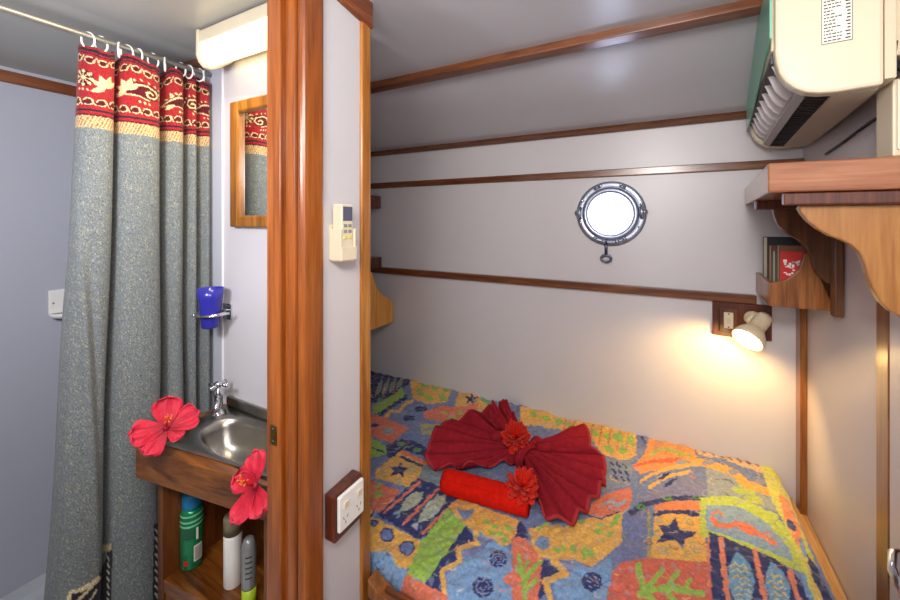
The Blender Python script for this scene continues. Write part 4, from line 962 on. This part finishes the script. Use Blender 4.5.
# --- lizard panel
p([(700, 497), (735, 496), (776, 514), (802, 550), (806, 576), (780, 562), (742, 546), (700, 535)], (176, 196, 60))
p([(706, 505), (737, 506), (768, 523), (789, 548), (794, 562), (776, 554), (742, 541), (706, 529)], (122, 156, 184))
l([(712, 519), (717, 525), (728, 526), (738, 523), (752, 529), (764, 537), (776, 544)], 4.6, (222, 112, 66)); qt.leaf((734, 522), (762, 536), 5, (222, 112, 66)); qt.ring((717, 516), 5, 2.2, (222, 112, 66), .8, 1.8, 6.2); l([(764, 532), (772, 534)], 2, (222, 112, 66))
# --- big fish panel
p([(709, 531), (742, 545), (776, 559), (798, 577), (812, 604), (713, 604)], NV)
for a, b in (((721, 539), (728, 604)), ((755, 551), (766, 604)), ((790, 571), (800, 604))): l([a, b], 5.5, (222, 124, 84))
for c0, c1, h in (((737, 551), (746, 616), 13), ((771, 562), (786, 620), 12)):
    qt.leaf(c0, c1, h, (92, 150, 190))
    for k in range(8):
        y_ = c0[1]+12+k*6; xm = c0[0]+(c1[0]-c0[0])*(y_-c0[1])/(c1[1]-c0[1]); l([(xm-8, y_+3), (xm-3, y_), (xm+1, y_+4), (xm+5, y_+1), (xm+9, y_+5)], 1.3, (214, 190, 90))
# --- right border
p([(757, 463), (776, 469), (795, 509), (808, 545), (832, 604), (812, 604), (804, 572), (788, 532), (770, 496)], (196, 196, 70))
p([(778, 494), (788, 500), (800, 530), (806, 552), (797, 545), (785, 520)], (222, 130, 70)); qt.leaf((787, 518), (796, 532), 3.5, (60, 70, 120)); l([(800, 540), (806, 556)], 4, (110, 150, 180))
p([(806, 560), (812, 570), (826, 604), (816, 604)], (210, 180, 80)); l([(803, 575), (812, 604)], 5, (110, 150, 190)); p([(806, 553), (816, 566), (834, 604), (826, 604), (812, 576)], (40, 46, 96))
# fine crayon scribbles
random.seed(21)
for k in range(230):
    x = random.uniform(374, 800); y0 = 378+(x-372)*.235; y = random.uniform(y0, 600); a = random.random()*PI; R_ = random.uniform(3, 7)
    before = qt.c.copy(); l([(x+R_*math.cos(a+j*.5), y+R_*.7*math.sin(a+j*.5)) for j in range(5)], 1.1, random.choice([NV, TE, GR, LI, (236, 200, 110), SA2])); qt.c = before*.45+qt.c*.55
# crayon-like variation inside the dyed areas
nz = fbm(cu, cv, 320, 9)*.5+fbm(cu, cv, 150, 10)*.5
qt.c *= (1+.16*np.clip(nz, -1.5, 1.5))[:, None]
g_ = fbm(cu, cv, 90, 12); mx_ = np.clip((g_-.9)*1.2, 0, .35)[:, None]; qt.c = qt.c*(1-mx_)+np.array(lin((150, 160, 170)))*mx_
qu = sheet('quilt', co, len(a_), len(b_), M['quilt'], label='colourful patchwork quilt with fish, stars and leaves spread over the bunk', cat='quilt', solid=.008, origin=(-.5, 1.25, -1.02))
gm = qt.c.mean(1, keepdims=True); qt.c = qt.c*.86+gm*.14
dye(qu, np.clip(qt.c, 0, 1))

# ------------------------------------------------------------------ towels and red blooms
TZ = QZ+.016
def tp(x, y, up=0.): return P(400+x/3.75, 380+y/3.75, Z=TZ+up)
kc = tp(455, 262, .03)
def fan(name, pts, pleats, parent, amp, seed, ups, base_h=.0):
    ps = np.array([[*tp(x, y, u)] for (x, y), u in zip(pts, ups)]); cm = catmull([tuple(q) for q in ps], 12); d_ = np.r_[0, np.cumsum(np.linalg.norm(np.diff(cm, axis=0), axis=1))]; d_ /= d_[-1]
    k3 = np.array([*kc])
    def fn(u, v):
        o = np.array([np.interp(u, d_, cm[:, i]) for i in range(3)]); t = .06+.94*v
        scal = 1+.012*math.sin(u*pleats*2*PI+seed)*v
        q = k3+(o-k3)*t*scal
        ph = (u*pleats+.12*math.sin(u*9+seed)) % 1
        fold = (math.sin(ph*PI))**1.0
        h = amp*(fold-.3)*(.45+.55*v)*(.55+.65*abs(math.sin(u*17+seed)))+.006*math.sin(u*31+v*6+seed)*v+.0035*math.sin(u*90+seed*3)
        q[2] = TZ+(k3[2]-TZ)*(1-t)**1.2+h+(o[2]-TZ)*t+base_h
        q[2] = max(q[2], TZ+.001)
        return Vector(q)
    mb = MB().grid(fn, 150, 30); nv_ = 30
    for i in range(150): mb.m[i*nv_+nv_-1] = 1
    return mb.build(name, [M['towel'], M['towelhem']], parent, solid=.007, fix=False)
tw = thing('folded_towel', 'maroon towel pleated into a large bow lying on the quilt', 'towel', Vector((kc.x, kc.y, QZ)))
fan('left_fan', [(352, 176), (338, 100), (300, 128), (245, 140), (190, 158), (135, 190), (112, 230), (95, 285), (104, 330), (200, 332), (310, 330), (420, 318)], 10, tw, .028, 1.0, [.05, .07, .05, .04, .03, .03, .02, .015, .005, .0, .0, .0])
fan('right_fan', [(500, 225), (560, 240), (630, 205), (690, 178), (715, 215), (715, 268), (768, 290), (770, 340), (765, 400), (725, 460), (650, 530), (565, 535), (530, 490), (505, 400), (490, 345)], 15, tw, .022, 2.2, [.04, .03, .04, .05, .05, .04, .03, .02, .02, .01, .01, .0, .0, .0, .0])
fan('rear_fold', [(340, 170), (345, 98), (368, 120), (378, 92), (400, 105), (432, 160), (440, 190)], 2.6, tw, .020, .4, [.05, .09, .07, .09, .075, .05, .03], .012)
mb = MB().grid(lambda u, v: kc+Vector((0, 0, -.012))+(Vector((.8, -.35, 0)).normalized()*((v-.5)*.085))+(Vector((.35, .8, 0)).normalized()*math.cos(2*PI*u)*(.045+.004*math.sin(v*19)))+Vector((0, 0, 1))*max(-.03, math.sin(2*PI*u)*(.040+.004*math.sin(v*23+u*7))), 36, 12)
mb.build('knot', M['towel'], tw, solid=.008)
for sx, sy_, rr in ((362, 190, .022), (540, 232, .022)):
    c = tp(sx, sy_, .062); ax2 = Vector((.5, 1.0, .2) if sx < 400 else (1, .3, .1)).normalized()
    MB().lathe([(.004, -.028), (rr*.8, -.022), (rr, 0), (rr*.85, .024), (rr*.5, .022), (rr*.35, .0)], c-Vector((0, 0, .018)), ax2, 20, sx=1, sy=.6, capped=False).build('loop', M['towel'], tw, solid=.004)
# rolled towel
e0, e1 = P(443, 480, Z=QZ+.038), P(530, 504, Z=QZ+.038); ax3 = (e1-e0).normalized(); RL = (e1-e0).length
rt = thing('rolled_towel', 'scarlet towel rolled tight lying in front of the maroon bow', 'towel', Vector(((e0.x+e1.x)/2, (e0.y+e1.y)/2, QZ)))
prf = [(.0, .010), (.012, .004), (.014, .010), (.022, .002), (.024, .009), (.029, .001), (.034, .008), (.036, .02)]+[(.036+.0008*math.sin(k*1.7), .02+k*(RL-.04)/24) for k in range(1, 24)]+[(.035, RL-.015), (.033, RL-.002), (.02, RL-.006), (.0, RL-.004)]
MB().lathe(prf, e0, ax3, 40, capped=False).build('roll', M['roll'], rt)
sd_ = ax3.cross(Vector((0, 0, 1))).normalized()
MB().tube([e0+ax3*(.01+k*(RL-.02)/12)+sd_*.0275+Vector((0, 0, .0240)) for k in range(13)], .0028, 6, flat=.6).build('loose_edge', M['roll'], rt)
# ruffled red blooms
def bloom(label, c, ax_, R0):
    c = Vector(c); t = thing('red_flower', label, 'flower', c, 'red flowers on the towels'); q = Vector(ax_).normalized().to_track_quat('Z', 'Y'); base = Matrix.Translation(c) @ q.to_matrix().to_4x4()
    for lay, (cnt, ls, cu) in enumerate(((9, 1., .05), (9, .9, .45), (8, .74, .9), (6, .6, 1.5))):
        for k in range(cnt):
            mb = petal_mesh(R0*ls*random.uniform(.9, 1.08), R0*.52*ls, cu*random.uniform(.8, 1.2), .006, random.random()*6)
            mb.xf(base @ Matrix.Rotation(2*PI*(k+lay*.4)/cnt+random.uniform(-.15, .15), 4, 'Z') @ Matrix.Translation((0, .001, .002*lay))); tint(mb.build('petal', M['bloom'], t, solid=.0008, fix=False), 18, (150, 14, 8), (196, 30, 14), (220, 50, 26))
    mb = MB()
    for k in range(26):
        a = random.random()*2*PI; r_ = random.uniform(.1, .55)*R0; mb.tube([Vector((0, 0, 0)), Vector((math.cos(a)*r_*.5, math.sin(a)*r_*.5, R0*.5)), Vector((math.cos(a)*r_, math.sin(a)*r_, R0*random.uniform(.6, .85)))], [.0016, .001, .0007], 5)
    mb.xf(base); mb.build('filaments', M['redflower'], t); return t
random.seed(11)
bloom('ruffled red flower on the knot of the maroon towel bow', P(516, 438, Z=QZ+.088), Vector((.25, -.65, .9)), .056)
bloom('ruffled red flower on the right end of the scarlet towel roll', P(522, 487, Z=QZ+.080), Vector((.3, -.5, 1.0)), .050)

# ------------------------------------------------------------------ lights
def area(name, loc, target, size, power, col, sy=None):
    ld = bpy.data.lights.new(name, 'AREA'); ld.energy = power; ld.color = lin(col); ld.size = size
    if sy: ld.shape = 'RECTANGLE'; ld.size_y = sy
    o = bpy.data.objects.new(name, ld); C.objects.link(o); o.location = loc
    o.rotation_euler = (Vector(target)-Vector(loc)).to_track_quat('-Z', 'Y').to_euler(); return o
area('cabin_fill', (-.05, -.35, .55), (-.15, 1.3, -.35), .35, 11, (255, 248, 242))  # added fill behind the eye, no cabin fixture there
area('eye_fill', (.03, -.03, .36), (-.40, 1.3, .0), .16, 6.0, (255, 250, 246))  # added flash-like fill just above the eye, reaches behind the partition
area('cabin_bounce', (-.1, -.9, .20), (-.2, .4, .6), .6, 11, (255, 250, 246))
area('bathroom_tube', (-1.08, BY-.15, .515), (-1.25, .1, -.4), .5, 5.0, (255, 238, 205), .05)
area('bathroom_fill', (-.95, -.12, .25), (-1.8, .7, .05), .25, 13, (246, 246, 252))  # added fill inside the doorway, like bounced flash, not a ceiling fixture
area('porthole_daylight', (PC.x, YB+.08, PC.z), (PC.x, 0, PC.z-.1), .16, 1.2, (235, 242, 255))
ld = bpy.data.lights.new('reading_beam', 'SPOT'); ld.energy = 10.5; ld.color = lin((255, 206, 130)); ld.spot_size = math.radians(150); ld.spot_blend = .6; ld.shadow_soft_size = .03
o = bpy.data.objects.new('reading_beam', ld); C.objects.link(o); o.location = j2+axl*.012
o.rotation_euler = Vector((-.06, .12, -.22)).to_track_quat('-Z', 'Y').to_euler()
w = bpy.data.worlds.new('day'); bpy.context.scene.world = w; w.use_nodes = True
bg = w.node_tree.nodes['Background']; bg.inputs[0].default_value = (.95, .97, 1, 1); bg.inputs[1].default_value = 4.0

# ------------------------------------------------------------------ camera, raise everything from eye-relative to floor-based heights
cam = bpy.data.cameras.new('camera'); co_ = bpy.data.objects.new('camera', cam); C.objects.link(co_)
cam.sensor_width = 36; cam.lens = F/900*36; cam.shift_y = (HOR-300)/900; cam.clip_start = .02
co_.location = (0, 0, 0); co_.rotation_euler = (PI/2, 0, YAW)
bpy.context.scene.camera = co_
for o in bpy.data.objects:
    if o.parent is None: o.location.z += EYE
sc = bpy.context.scene
sc.view_settings.view_transform = 'Standard'; sc.view_settings.look = 'None'; sc.view_settings.gamma = 1; sc.view_settings.exposure = 0.08
sc.cycles.max_bounces = 8; sc.cycles.sample_clamp_indirect = 6
